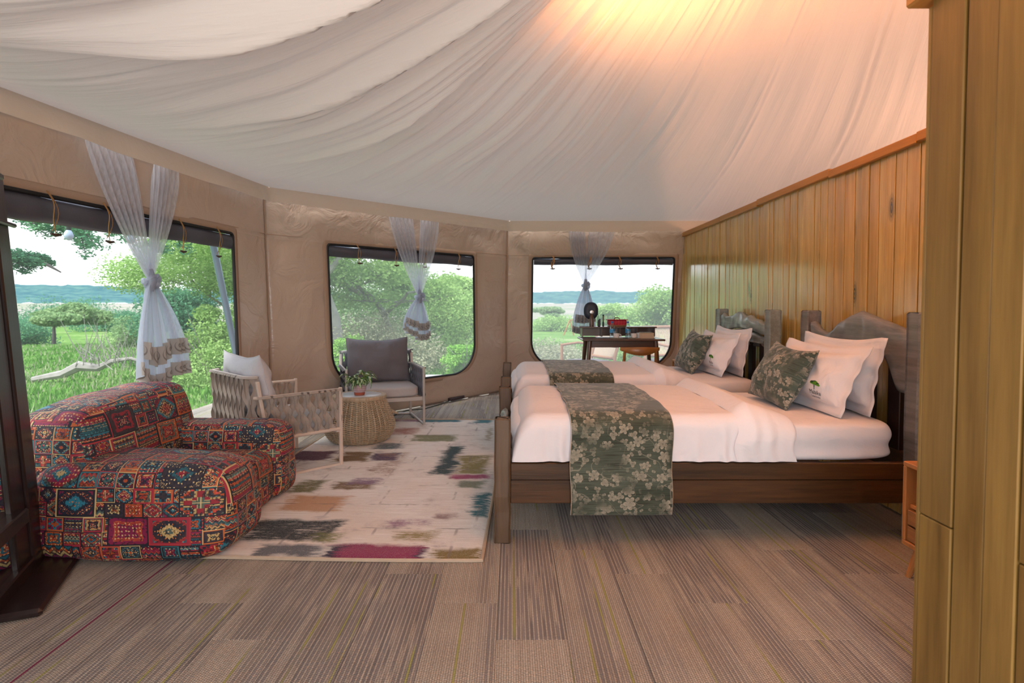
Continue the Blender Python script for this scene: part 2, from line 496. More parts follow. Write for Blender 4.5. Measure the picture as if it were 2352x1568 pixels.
# kilim patchwork for the sofa, mapped by the side a face looks to
def m_kilim():
    g = G('kilim_patchwork'); p = g.objco(); x, y, z = g.sep(p)
    nx, ny, nz = [c.abs() for c in g.sep(g.geo('True Normal'))]
    top = (nz > nx)*(nz > ny)
    side = (nx > ny)*(1.0-top)
    a = x*(1.0-side)+y*side
    b = z*(1.0-top)+y*top
    b = b+top*0.37+side*0.21
    # stitched look: quantised coordinates
    Q = 300.0
    wob = (g.noise(p, 3.0, 1.0)-0.5)*0.015
    a = (((a+wob)*Q).floor()+0.5)/Q; b = (((b+wob)*Q).floor()+0.5)/Q
    def cell(sx, sy, seed):
        v = b/sy+seed; row = v.floor()
        sh = g.white(g.comb(row, seed, 1.0))
        u_ = a/sx+sh; cx = u_.floor()
        return cx, row, (u_-cx)*2.0-1.0, (v-row)*2.0-1.0
    c1 = cell(0.185, 0.125, 3.0); c2 = cell(0.088, 0.064, 8.0)
    pick = g.white(g.comb(c1[0], c1[1], 5.0)) > 0.52
    cx = g.fmix(pick, c1[0], c2[0]+50.0); cy = g.fmix(pick, c1[1], c2[1]+50.0)
    lx = g.fmix(pick, c1[2], c2[2]); ly = g.fmix(pick, c1[3], c2[3])
    asp = 1.0
    h = g.white(g.comb(cx, cy, 0.0)); h2 = g.white(g.comb(cx, cy, 7.0))
    ax = lx.abs(); ay = ly.abs()
    dia = (ax+ay)*3.6+((lx*14.0).tri()-0.5)*0.5                       # stepped diamond
    octa = (ax.max(ay)*0.6+(ax+ay)*0.42)*3.6+((g.math('ARCTAN2', ly, lx)*4.0).cos())*0.55
    zig = (ly*3.2+(lx*4.0).tri()*1.1)+8.0
    strp = ly*5.5+8.0+((lx*16.0).tri()-0.5)*0.4
    cross = (ax.min(ay))*6.0+(ax.max(ay)*2.5).floor()
    def sel(lo, hi): return (h > lo)*(h < hi)
    mval = dia*sel(-1.0, 0.27)+octa*sel(0.27, 0.52)+zig*sel(0.52, 0.66)+strp*sel(0.66, 0.84)+cross*sel(0.84, 2.0)
    band = mval.floor()
    hb = g.white(g.comb(cx*3.1+band, cy*2.3, h2*9.0))
    # fill ornament inside each band
    om = g.noise(g.comb(a, b, cx*0.37), 75.0, 1.0, 0.5)
    dots = (g.vor(g.comb(a, b, 0.0), 62.0, 'Distance', 0.35, dims='2D'))
    orn = (dots < 0.22)*(g.white(g.comb(band, cx, cy)) > 0.45)
    outline = 1.0-((mval-band)-0.5).abs().ramp(0.30, 0.40)
    outline = 1.0-outline
    pal = [(0.00, (0.012, 0.014, 0.030)), (0.17, (0.27, 0.012, 0.024)), (0.31, (0.012, 0.10, 0.13)), (0.42, (0.42, 0.075, 0.015)),
           (0.52, (0.22, 0.008, 0.055)), (0.65, (0.50, 0.34, 0.13)), (0.69, (0.035, 0.022, 0.030)), (0.80, (0.07, 0.12, 0.10)), (0.86, (0.36, 0.035, 0.025)), (0.94, (0.02, 0.18, 0.25))]
    base = g.cramp(hb, pal, 'CONSTANT')
    pal2 = [(0.0, (0.66, 0.48, 0.22)), (0.3, (0.02, 0.02, 0.035)), (0.55, (0.60, 0.17, 0.035)), (0.75, (0.05, 0.25, 0.30)), (0.9, (0.62, 0.05, 0.07))]
    acc = g.cramp(g.white(g.comb(cx+band, cy, 3.0)), pal2, 'CONSTANT')
    dk = (0.010, 0.009, 0.018)
    c = g.mix(orn, base, acc)
    c = g.mix(outline*(g.white(g.comb(cx, cy, band+4.0)) > 0.35), c, g.cramp(g.white(g.comb(cy, cx, band)), [(0.0, dk), (0.55, (0.62, 0.45, 0.20)), (0.85, (0.5, 0.1, 0.03))], 'CONSTANT'))
    c = g.mix((om > 0.62)*0.8, c, dk)
    edge = ax.max(ay) > 0.93
    edge2 = (ax.max(ay) > 0.80)*(1.0-edge)*(h2 > 0.4)
    c = g.mix(edge, c, g.cramp(h2, [(0.0, dk), (0.5, (0.60, 0.42, 0.18)), (0.8, (0.40, 0.03, 0.04))], 'CONSTANT'))
    c = g.mix(edge2, c, g.cramp(g.white(g.comb(cx, cy, 11.0)), [(0.0, (0.33, 0.02, 0.04)), (0.3, dk), (0.6, (0.03, 0.17, 0.2)), (0.85, (0.5, 0.12, 0.03))], 'CONSTANT'))
    wv = g.noise(p, 700.0, 1.0)
    g.pbr(c, 0.62, g.bump(wv+g.noise(p, 9.0, 3.0)*2.0, 0.004, 0.35), 0.5, sheen=0.03); return g.m
M['kilim'] = m_kilim()

RUG_AT = (-.138, 2.613, rad(-1.5))
def m_rug():
    g = G('patchwork_rug_pile'); p = g.objco(); x, y, z = g.sep(p)
    pn = g.noise(p, 12.0, 3.0, 0.6)
    v = (y+(pn-0.5)*0.03)/0.36; row = v.floor(); sh = g.white(g.comb(row, 2.0, 0.0))
    u_ = x/0.42+sh
    lx = u_.fract(); ly = v-row
    streak = g.noise(g.comb(x*5.0, y*60.0, 2.0), 1.0, 4.0, 0.7)
    fine = g.noise(g.comb(x*30.0, y*120.0, 2.0), 1.0, 3.0, 0.7)
    blot = g.noise(p, 4.5, 4.0, 0.65)
    dots = g.noise(p, 260.0, 1.0, 0.5)
    c = g.mix(streak.ramp(0.3, 0.7), (0.68, 0.62, 0.57), (0.88, 0.85, 0.82))
    c = g.mix(g.noise(p, 1.1, 2.0).ramp(0.5, 0.7)*0.5, c, (0.66, 0.50, 0.38))
    faint = ((streak*0.6+blot*0.9-0.80).ramp(0.0, 0.2)*(0.3+dots)).clamp()
    c = g.mix(faint*0.8, c, (0.26, 0.19, 0.20))
    # woven colour patches of the design: left, right, far and near edge, colour, strength
    P = RUG_PATCHES
    for k, (x0, x1, y0, y1, col, st) in enumerate(P):
        wx = x+(blot-0.5)*0.22+(streak-0.5)*0.22; wy = y+(blot-0.5)*0.14
        m_ = ((wx-x0)/0.05).min((x1-wx)/0.05).min((wy-y0)/0.04).min((y1-wy)/0.04).clamp()
        n_ = (streak*0.7+fine*0.5+blot*0.5)
        m_ = m_*(n_-(1.02-0.42*st)).ramp(-0.06, 0.12)*(0.62+dots*0.75)
        c = g.mix(m_.clamp(), c, col)
    line = (1.0-(lx.min(1.0-lx)).ramp(0.010, 0.025)).max(1.0-(ly.min(1.0-ly)).ramp(0.012, 0.03))*(g.noise(p, 7.0, 3.0).ramp(0.46, 0.58))
    c = g.mix(line*0.5, c, (0.20, 0.16, 0.15))
    g.pbr(c, 0.95, g.bump(dots+g.noise(p, 60, 2.0), 0.003, 0.5), 0.1, sheen=0.1); return g.m
def _rugxy(u, v):
    q = (784+0-34-v)  # image row measured from the optical axis
    th = math.atan(50/F); d = Vector(((u-1176)/F, math.cos(th)+math.sin(th)*(q/F), -math.sin(th)+math.cos(th)*(q/F)))
    k = -EYE/d.z; X, Y = d.x*k-RUG_AT[0], d.y*k-RUG_AT[1]; ca, sa = math.cos(-RUG_AT[2]), math.sin(-RUG_AT[2])
    return X*ca-Y*sa, X*sa+Y*ca
RUG_PATCHES = []
for u0, u1, v0, v1, col, st in (
    (560, 780, 1196, 1250, (0.022, 0.028, 0.030), .8), (700, 800, 1225, 1252, (0.20, 0.20, 0.06), .5), (585, 745, 1252, 1285, (0.13, 0.135, 0.15), .9), (745, 985, 1253, 1296, (0.27, 0.035, 0.10), 1.0), (735, 790, 1255, 1290, (0.03, 0.035, 0.06), .8),
    (945, 990, 1262, 1297, (0.03, 0.02, 0.06), .7), (990, 1110, 1262, 1300, (0.21, 0.155, 0.05), 1.0), (1080, 1135, 1135, 1195, (0.02, 0.13, 0.16), .8), (640, 800, 1140, 1182, (0.52, 0.30, 0.17), .9), (670, 745, 1105, 1138, (0.15, 0.14, 0.05), .8),
    (762, 865, 1108, 1130, (0.19, 0.11, 0.045), .7), (800, 885, 1100, 1118, (0.24, 0.15, 0.24), .6), (640, 768, 1038, 1062, (0.105, 0.030, 0.060), 1.1), (768, 855, 1040, 1066, (0.17, 0.095, 0.03), 1.0), (853, 918, 1042, 1064, (0.07, 0.03, 0.08), 1.0),
    (1003, 1058, 1026, 1096, (0.012, 0.045, 0.055), 1.2), (1045, 1130, 1048, 1094, (0.22, 0.20, 0.07), .75), (1030, 1130, 1092, 1106, (0.33, 0.06, 0.15), .9), (1040, 1120, 1106, 1128, (0.20, 0.23, 0.17), .8), (960, 1065, 960, 973, (0.015, 0.13, 0.16), 1.1),
    (1085, 1132, 962, 975, (0.02, 0.14, 0.17), 1.0), (945, 1050, 1000, 1018, (0.20, 0.20, 0.10), .8), (1112, 1132, 985, 1016, (0.24, 0.17, 0.06), .9), (895, 965, 984, 1002, (0.36, 0.17, 0.14), .6), (905, 1010, 1222, 1250, (0.30, 0.24, 0.10), .6),
    (850, 925, 1020, 1036, (0.10, 0.12, 0.13), .8), (880, 975, 962, 972, (0.28, 0.12, 0.16), .8), (900, 1000, 1195, 1215, (0.34, 0.20, 0.28), .5), (860, 930, 1040, 1100, (0.30, 0.17, 0.12), .4), (1000, 1060, 1180, 1200, (0.30, 0.2, 0.2), .5)):
    um, vm = (u0+u1)/2, (v0+v1)/2
    (xa, _), (xb, _), (_, yn), (_, yf) = _rugxy(u0, vm), _rugxy(u1, vm), _rugxy(um, v1), _rugxy(um, v0)
    RUG_PATCHES.append((xa, xb, yn, yf, col, st))
M['rug'] = m_rug()
M['rugedge'] = m_plain('rug_binding', (0.50, 0.40, 0.30), 0.9, 0.1, bump=0.5, bscale=300)

def m_carpet():
    g = G('striped_loop_carpet'); p = g.objco(); r = g.rand(); x, y, z = g.sep(p)
    X = x+r*41.0
    th = 0.0078
    ti = (X/th).floor(); tf = X/th-ti
    odd = ((ti*0.5).fract() > 0.25)
    hh = g.white(g.comb(ti, r*50.0, 0.0)); h3 = g.white(g.comb(ti, r*13.0, 5.0))
    zone = g.noise(g.comb(X*7.0, r*30.0, 0.0), 1.0, 2.0, 0.5)
    bias = g.white(g.comb(r*31.0, 1.0, 2.0))*0.34-0.17
    dark = (zone+bias).ramp(0.40, 0.56)*(odd*0.75+0.16+hh*0.25)
    along = g.noise(g.comb(ti*3.3, y*3.0, r*8.0), 1.0, 1.0)
    dark = (dark*along.ramp(0.34, 0.46)*(0.75+h3*0.4)).clamp()
    lime = (g.white(g.comb(ti, r*77.0, 4.0)) > 0.955)*(g.noise(g.comb(ti*7.7, y*2.2, r), 1.0, 1.0).ramp(0.46, 0.54))
    loop = ((y/0.0085+odd*0.5+hh*0.4)*6.283).sin()*0.5+0.5
    row = 1.0-(tf-0.5).abs()*2.0
    hgt = row.pow(0.6)*0.55+loop*0.45
    speck = g.noise(g.comb(X*160.0, y*110.0, 0.0), 1.0, 1.0)
    dirt = g.noise(g.vmath('ADD', p, g.comb(r*5.0, r*9.0, 0.0)), 3.0, 3.0)
    beige = g.mix((speck.ramp(0.35, 0.65)*0.6+hh*0.4), (0.43, 0.365, 0.295), (0.65, 0.58, 0.49))
    c = g.mix(dark*0.92, beige, g.mix(hh, (0.17, 0.155, 0.165), (0.27, 0.25, 0.26)))
    c = g.mix(lime*0.85, c, (0.42, 0.42, 0.09))
    c = g.mix((1.0-hgt).ramp(0.15, 0.8)*0.75, c, (0.085, 0.066, 0.055))
    c = g.mix(dirt.ramp(0.45, 0.8)*0.35, c, (0.62, 0.50, 0.42), 'MULTIPLY')
    g.pbr(c, 0.95, g.bump(hgt, 0.0035, 0.9), 0.1, sheen=0.05); return g.m
M['carpet'] = m_carpet()

def m_sheer(name, op, col=(0.74, 0.75, 0.82)):
    g = G(name); p = g.objco(); 
    w = g.noise(g.comb(g.sep(p)[0]*90.0, g.sep(p)[2]*3.0, g.sep(p)[1]*90.0), 1.0, 3.0)
    d = g.sh('ShaderNodeBsdfDiffuse', col); t = g.sh('ShaderNodeBsdfTranslucent', col)
    dt = g.mixsh(0.5, d, t); tr = g.sh('ShaderNodeBsdfTransparent', (0.96, 0.97, 1.0))
    g.final(g.mixsh((w*0.5+op-0.25).clamp(), tr, dt)); return g.m
M['sheer'] = m_sheer('sheer_voile', 0.58)
M['sheer2'] = m_sheer('sheer_voile_doubled', 0.82, (0.56, 0.60, 0.70))
def m_lace():
    g = G('lace_hem'); u = g.sep(g.uv())
    a = u[0]*80.0; b = u[1]
    lx = a.fract()*2.0-1.0; ly = b*2.4-1.2
    R = (lx*lx+ly*ly).sqrt()
    sp = ((g.math('ARCTAN2', ly, lx.abs())+R*9.0).sin() > 0.2)*(R < 0.85)
    c = g.mix(sp*0.8, (0.50, 0.45, 0.41), (0.24, 0.20, 0.175))
    d = g.sh('ShaderNodeBsdfDiffuse', c); t = g.sh('ShaderNodeBsdfTranslucent', c)
    g.final(g.mixsh(0.35, d, t)); return g.m
M['lace'] = m_lace()
def m_mesh(op):
    g = G('insect_screen'); d = g.sh('ShaderNodeBsdfDiffuse', (0.75, 0.78, 0.80)); t = g.sh('ShaderNodeBsdfTranslucent', (0.80, 0.82, 0.84))
    tr = g.sh('ShaderNodeBsdfTransparent', (0.97, 0.98, 0.98))
    g.final(g.mixsh(op, tr, g.mixsh(0.85, d, t))); return g.m
M['screen1'] = m_mesh(.05); M['screen2'] = m_mesh(.14); M['screen3'] = m_mesh(.22)

M['pole'] = m_plain('galvanised_pole', (0.18, 0.24, 0.36), 0.35, 0.5, 0.4)
M['framebeige'] = m_plain('sand_metal_frame', (0.62, 0.50, 0.42), 0.4, 0.5)
M['framegrey'] = m_plain('champagne_metal_frame', (0.52, 0.46, 0.42), 0.35, 0.5, 0.2)
M['taupe'] = m_plain('taupe_strap', (0.38, 0.31, 0.265), 0.75, 0.3, bump=0.4, bscale=400, sheen=0.2)
M['darkstrap'] = m_plain('slate_strap', (0.12, 0.11, 0.125), 0.75, 0.3, bump=0.4, bscale=400, sheen=0.2)
M['lightcush'] = m_cloth('pale_grey_cushion', (0.55, 0.52, 0.54), None, 0.8, 0.0, wr=0.6, wscale=9)
M['slatecush'] = m_cloth('slate_grey_cushion', (0.155, 0.14, 0.155), None, 0.8, 0.0, wr=0.6, wscale=9)
M['seatcush'] = m_cloth('warm_grey_seat_cushion', (0.46, 0.42, 0.41), None, 0.8, 0.0, wr=0.5, wscale=7)
M['wicker'] = m_wood('wicker_cane', (0.28, 0.19, 0.11), (0.62, 0.49, 0.34), 'z', 3.0, 0.55, seed=2)
M['wickerdark'] = m_plain('wicker_core', (0.10, 0.06, 0.03), 0.9)
M['stone'] = m_plain('pale_stone_top', (0.62, 0.62, 0.64), 0.35, 0.5, bscale=30)
M['terracotta'] = m_plain('terracotta', (0.36, 0.085, 0.045), 0.7)
def m_pot():
    g = G('glazed_pot'); p = g.objco(); x, y, z = g.sep(p)
    a = g.math('ARCTAN2', y, x)*(26.0/6.283)
    l = ((a.fract()-0.5).abs() > 0.42).max(((z/0.017).fract()-0.5).abs() > 0.40)
    c = g.mix(l*0.7, (0.42, 0.25, 0.27), (0.75, 0.66, 0.66))
    g.pbr(c, 0.35); return g.m
M['pot'] = m_pot()
def m_leafy():
    g = G('striped_plant_leaf'); u = g.sep(g.uv())
    a = (u[0]-0.5).abs()*2.0
    n = g.noise(g.comb(u[0]*20, u[1]*4, g.rand()*9), 1.0, 2.0)
    s = ((a+n*0.25) > 0.22)*((a+n*0.25) < 0.60)
    c = g.mix(s, (0.055, 0.16, 0.035), (0.62, 0.66, 0.38))
    g.pbr(c, 0.4, None, 0.5); return g.m
M['pleaf'] = m_leafy()
M['soil'] = m_plain('soil', (0.03, 0.02, 0.012), 0.95)
M['cupwhite'] = m_plain('white_china', (0.78, 0.73, 0.70), 0.25)
M['blackplastic'] = m_plain('black_plastic', (0.012, 0.013, 0.017), 0.4)
M['navyplastic'] = m_plain('midnight_plastic', (0.018, 0.024, 0.045), 0.45)
M['silver'] = m_plain('satin_silver', (0.6, 0.56, 0.56), 0.3, 0.5, 0.6)
M['olive'] = m_plain('olive_metal', (0.16, 0.13, 0.045), 0.4)
M['steel'] = m_plain('steel', (0.35, 0.35, 0.37), 0.3, 0.5, 0.8)
def m_clear(name, tint, rough=0.05):
    g = G(name); gl = g.sh('ShaderNodeBsdfGlossy', (1, 1, 1), Roughness=rough); tr = g.sh('ShaderNodeBsdfTransparent', tint)
    n = g.n.new('ShaderNodeLayerWeight'); n.inputs[0].default_value = 0.35
    g.final(g.mixsh(V(g, n.outputs['Facing'])*0.7+0.05, tr, gl)); return g.m
M['pet'] = m_clear('clear_bottle', (0.80, 0.88, 0.93))
M['glass'] = m_clear('drinking_glass', (0.86, 0.90, 0.93))
M['bottlelabel'] = m_plain('blue_label', (0.05, 0.28, 0.55), 0.4)
M['bluecap'] = m_plain('blue_cap', (0.02, 0.10, 0.35), 0.4)
M['bottlewhite'] = m_plain('white_label_band', (0.7, 0.75, 0.8), 0.4)
M['cardboard'] = m_plain('pale_box', (0.55, 0.42, 0.30), 0.7)
M['woven'] = m_plain('woven_mat', (0.38, 0.30, 0.22), 0.9, bump=1.0, bscale=200, var=0.5)
def m_check():
    g = G('red_checked_cloth'); p = g.objco(); x, y, z = g.sep(p)
    a = ((x/0.032).fract() > 0.55); b = ((z/0.030).fract() > 0.6); d = ((x/0.032+0.25).fract() > 0.93)
    c = g.mix(a*0.6, (0.55, 0.012, 0.03), (0.16, 0.01, 0.03)); c = g.mix(b*0.5, c, (0.75, 0.10, 0.12)); c = g.mix(d, c, (0.1, 0.05, 0.12))
    g.pbr(c, 0.8); return g.m
M['check'] = m_check()
g = G('mirror_glass'); g.pbr((0.75, 0.78, 0.80), 0.03, None, 0.5, 1.0); M['mirror'] = g.m
M['rope'] = m_plain('pale_rope', (0.62, 0.48, 0.38), 0.9, bump=0.5, bscale=300)
M['bulb'] = m_plain('frosted_bulb', (0.45, 0.55, 0.72), 0.2)
M['cable'] = m_plain('dark_cable', (0.03, 0.035, 0.03), 0.6)
M['socket'] = m_plain('dark_extension_socket', (0.045, 0.025, 0.03), 0.4)
M['purple'] = m_plain('purple_thread', (0.16, 0.008, 0.05), 0.8)
# outdoors
def m_ground():
    g = G('savanna_grass_ground'); p = g.geo('Position'); x, y, z = g.sep(p)
    n = g.noise(p, 0.35, 5.0, 0.65); f_ = g.noise(p, 4.0, 4.0, 0.7)
    gr = g.cramp(f_*0.6+n*0.4, [(0.30, (0.05, 0.10, 0.02)), (0.5, (0.11, 0.22, 0.04)), (0.7, (0.24, 0.36, 0.10))])
    gr = g.mix(n.ramp(0.55, 0.75)*0.6, gr, (0.36, 0.33, 0.22))
    far = (x*x+y*y).sqrt()
    sandm = (far+(g.noise(p, 0.06, 3.0)-0.5)*60.0).ramp(75.0, 95.0)
    sand = g.mix(g.noise(p, 0.02, 4.0).ramp(0.4, 0.6), (0.34, 0.29, 0.27), (0.20, 0.24, 0.15))
    c = g.mix(sandm, gr, sand)
    g.pbr(c, 0.95, None, 0.1); return g.m
M['ground'] = m_ground()
def m_foliage(name, a, b, c_, tr=0.35):
    g = G(name); p = g.geo('Position')
    n = g.noise(p, 1.3, 3.0, 0.6); r = g.noise(p, 9.0, 1.0)
    c = g.cramp(n*0.6+r*0.4, [(0.33, a), (0.5, b), (0.66, c_)])
    d = g.sh('ShaderNodeBsdfDiffuse', c); t = g.sh('ShaderNodeBsdfTranslucent', c)
    g.final(g.mixsh(tr, d, t)); return g.m
M['leafA'] = m_foliage('light_green_leaves', (0.20, 0.34, 0.10), (0.34, 0.52, 0.17), (0.50, 0.66, 0.28))
M['leafB'] = m_foliage('grey_green_leaves', (0.15, 0.26, 0.12), (0.26, 0.40, 0.18), (0.40, 0.50, 0.26))
M['leafC'] = m_foliage('blue_green_leaves', (0.07, 0.20, 0.12), (0.12, 0.30, 0.17), (0.20, 0.40, 0.22))
M['leafD'] = m_foliage('fresh_green_leaves', (0.16, 0.38, 0.06), (0.28, 0.55, 0.10), (0.45, 0.70, 0.20))
M['grassb'] = m_foliage('grass_blades', (0.06, 0.17, 0.03), (0.14, 0.32, 0.06), (0.30, 0.46, 0.15))
M['dryg'] = m_foliage('dry_grass', (0.30, 0.30, 0.18), (0.42, 0.42, 0.28), (0.52, 0.50, 0.36))
M['bark'] = m_plain('grey_bark', (0.30, 0.28, 0.26), 0.9, var=0.4, bscale=40)
M['barkd'] = m_plain('dark_bark', (0.10, 0.09, 0.09), 0.9, var=0.4, bscale=40)
def m_hill():
    g = G('hazed_hillside'); p = g.geo('Position')
    n = g.noise(p, 0.05, 5.0, 0.7)
    z = g.sep(p)[2]
    c = g.cramp(n, [(0.35, (0.040, 0.105, 0.13)), (0.5, (0.065, 0.15, 0.16)), (0.65, (0.11, 0.21, 0.18))])  # aerial haze is painted into these blue-green tones
    g.pbr(c, 1.0, None, 0.0); return g.m
M['hill'] = m_hill()
M['concrete'] = m_plain('pale_concrete', (0.45, 0.43, 0.43), 0.8, bscale=20)
# ------------------------------------------------------------------ projecting world points (to read sizes off the photograph)
_th = math.atan(50/F); _fw = Vector((0, math.cos(_th), -math.sin(_th))); _up = Vector((0, math.sin(_th), math.cos(_th)))
def proj(p):
    d = Vector(p)-Vector((0, 0, EYE)); zc = d.dot(_fw)
    return 1176+F*d.x/zc, 750-F*d.dot(_up)/zc
def ray(u, v):
    return (Vector(((u-1176)/F, 0, 0))+_fw+_up*((750-v)/F))
def at_y(u, v, Y):
    r = ray(u, v); k = Y/r.y; return Vector((r.x*k, Y, EYE+r.z*k))
def at_z(u, v, z=0.0):
    r = ray(u, v); k = (z-EYE)/r.z; return Vector((r.x*k, r.y*k, z))
# ------------------------------------------------------------------ tent outline
RIM = 2.2
TOP = [(-2.735, 0.9), (-2.2, 5.2), (-0.06, 7.3), (3.1, 7.3), (5.2, 5.2), (5.2, 1.5), (3.2, -1.5), (-0.6, -1.5)]
def offset_poly(P, d):
    n = len(P); out = []
    for i in range(n):
        a = Vector(P[i-1]); b = Vector(P[i]); c = Vector(P[(i+1) % n])
        t1 = (b-a).normalized(); t2 = (c-b).normalized()
        n1_ = Vector((-t1.y, t1.x)); n2_ = Vector((-t2.y, t2.x))
        m = (n1_+n2_).normalized(); out.append(tuple(b+m*(d/max(0.3, m.dot(n1_)))))
    return out
# the outline runs clockwise seen from above, so +d is outward
BOT = offset_poly(TOP, 0.40)
BOT[0] = (-2.735, 0.9); BOT[1] = (-2.19, 5.3); BOT[2] = (-0.08, 7.95); BOT[3] = (3.2, 7.72)
class Wall:
    def __init__(s, i):
        j = (i+1) % 8
        s.t0, s.t1 = Vector(TOP[i]), Vector(TOP[j]); s.b0, s.b1 = Vector(BOT[i]), Vector(BOT[j])
        s.L = (s.t1-s.t0).length; t = (s.t1-s.t0).normalized(); s.t = Vector((t.x, t.y, 0))
        s.nin = Vector((t.y, -t.x, 0))                     # points into the tent
        s.ang = math.atan2(t.y, t.x)
    def P(s, a, z, off=0.0):
        k = a/s.L; T = s.t0.lerp(s.t1, k); B = s.b0.lerp(s.b1, k)
        q = B.lerp(T, z/RIM)
        return Vector((q.x, q.y, z))+s.nin*off
    def solve(s, u, v, off=0.0):
        a, z = s.L/2, 1.2
        for _ in range(25):
            p0 = proj(s.P(a, z, off)); e = (u-p0[0], v-p0[1])
            pa = proj(s.P(a+1e-3, z, off)); pz = proj(s.P(a, z+1e-3, off))
            J = ((pa[0]-p0[0])*1e3, (pz[0]-p0[0])*1e3, (pa[1]-p0[1])*1e3, (pz[1]-p0[1])*1e3)
            D = J[0]*J[3]-J[1]*J[2]
            a += max(-1, min(1, (e[0]*J[3]-J[1]*e[1])/D)); z += max(-1, min(1, (J[0]*e[1]-J[2]*e[0])/D))
        return a, z
WL, WD, WF = Wall(0), Wall(1), Wall(2)

def window_wall(name, w, a0, a1, z0, z1, rc, label, extra=None):
    """a tent wall with a window opening: square top corners, round bottom corners"""
    loop = []
    N = 12
    def arc(cx, cz, r, A0, A1, n):
        for k in range(n+1):
            a = A0+(A1-A0)*k/n; loop.append((cx+r*math.cos(a), cz+r*math.sin(a)))
    arc(a1-rc, z0+rc, rc, -PI/2, 0, N)
    for k in range(1, 10): loop.append((a1, z0+rc+(z1-z0-rc)*k/10))
    arc(a1-.03, z1-.03, .03, 0, PI/2, 3)
    for k in range(1, 16): loop.append((a1-.03-(a1-a0-.06)*k/16, z1))
    arc(a0+.03, z1-.03, .03, PI/2, PI, 3)
    for k in range(1, 10): loop.append((a0, z1-.03-(z1-z0-rc-.03)*k/10))
    arc(a0+rc, z0+rc, rc, PI, 1.5*PI, N)
    for k in range(1, 16): loop.append((a0+rc+(a1-a0-2*rc)*k/16, z0))
    n = len(loop); cx, cz = (a0+a1)/2, (z0+z1)/2
    H = RIM+0.06
    # matching points on the wall's own edge
    def outer(p):
        dx, dz = p[0]-cx, p[1]-cz
        ks = []
        if dx > 1e-9: ks.append((w.L-cx)/dx)
        if dx < -1e-9: ks.append(-cx/dx)
        if dz > 1e-9: ks.append((H-cz)/dz)
        if dz < -1e-9: ks.append(-cz/dz)
        k = min(ks); return [cx+dx*k, cz+dz*k]
    O = [outer(p) for p in loop]
    for (x, z) in ((0, 0), (w.L, 0), (w.L, H), (0, H)):       # keep the outer corners
        i = min(range(n), key=lambda k: (O[k][0]-x)**2+(O[k][1]-z)**2); O[i] = [x, z]
    K = 14; vs = []
    for i in range(n):
        for k in range(K+1):
            f = (k/K)**1.0
            a = loop[i][0]*(1-f)+O[i][0]*f; z = loop[i][1]*(1-f)+O[i][1]*f
            env = min(1, k/2.0)*min(1, (K-k)/1.5)
            wob = (float(n2(a*2.2+z*1.1, z*2.8-a*.6, 3))-.5)*0.05+(float(n2(a*7+z*5, z*8-a*5, 9))-.5)*0.016
            vs.append(tuple(w.P(a, z, wob*env)))
    wallo = obj(name, me_from(name, vs, grid_faces(n, K+1, True), M['canvas'], True))
    struct(wallo, label, 'tent wall')
    md = wallo.modifiers.new('thickness', 'SOLIDIFY'); md.thickness = 0.004
    # black zip edging round the opening, stitched hem band next to it
    MB().tube([w.P(a, z, 0.006) for a, z in loop], 0.013, 6, closed=True).build('zip_edging', M['black'], wallo, True)
    hem = []
    for i in range(n):
        dx, dz = loop[i][0]-cx, loop[i][1]-cz
        a, z = loop[i]
        ka = (abs(dx)/((a1-a0)/2))**4; kz = (abs(dz)/((z1-z0)/2))**4
        ox = math.copysign(min(1, ka+.15), dx)*.055; oz = math.copysign(min(1, kz+.15), dz)*.055
        for f, off in ((0.15, .009), (0.2, .012), (0.95, .012), (1.0, .006)):
            hem.append(tuple(w.P(a+ox*f, z+oz*f, off)))
    hv = hem; hf = grid_faces(n, 4, True)
    obj('stitched_hem', me_from('stitched_hem', hv, hf, M['hemcloth'], True), wallo)
    # horizontal and vertical seams of the panels
    sm = MB()
    zt = 1.80
    sm.tube([w.P(w.L*k/20, zt, .008+(float(n1(k*1.3, 5))-.5)*.004) for k in range(21)], .004, 5)
    sm.build('panel_seam', M['hemcloth'], wallo, True)
    # insect screen
    n2_ = len(loop); c0 = w.P(cx, cz, -.012)
    sv = [tuple(w.P(a, z, -.012)) for a, z in loop]+[tuple(c0)]
    sf = [(i, (i+1) % n2_, n2_) for i in range(n2_)]
    scr = obj('window_screen', me_from('window_screen', sv, sf, M[extra]), wallo)
    return wallo
# openings read off the photograph
z_top = 1.745
aL1 = WL.solve(539, 700)[0]
a21, a22 = WD.solve(757, 700)[0], WD.solve(1088, 700)[0]
a31, a32 = WF.solve(1222, 700)[0], WF.solve(1544, 700)[0]
wall_l = window_wall('wall_left', WL, 1.05, aL1, 0.30, z_top, 0.34, 'beige canvas tent wall with the large window behind the sofa', 'screen1')
wall_d = window_wall('wall_back_left', WD, a21, a22, 0.325, z_top+.01, 0.36, 'beige canvas tent wall behind the grey armchair, with a round-cornered window', 'screen2')
wall_f = window_wall('wall_back', WF, a31, a32, 0.335, z_top+.02, 0.36, 'beige canvas tent wall behind the desk, with a round-cornered window', 'screen3')
def plain_wall(name, i):
    w = Wall(i); na, nz = 20, 12
    vs = [tuple(w.P(w.L*a/(na-1), (RIM+.06)*z/(nz-1), (float(n2(a*.8, z*.9, i))-.5)*.03)) for a in range(na) for z in range(nz)]
    struct(obj(name, me_from(name, vs, grid_faces(na, nz), M['canvas'], True)))
plain_wall('wall_back_right', 3); plain_wall('wall_right_outer', 4); plain_wall('wall_front_right', 5); plain_wall('wall_front_left', 7)

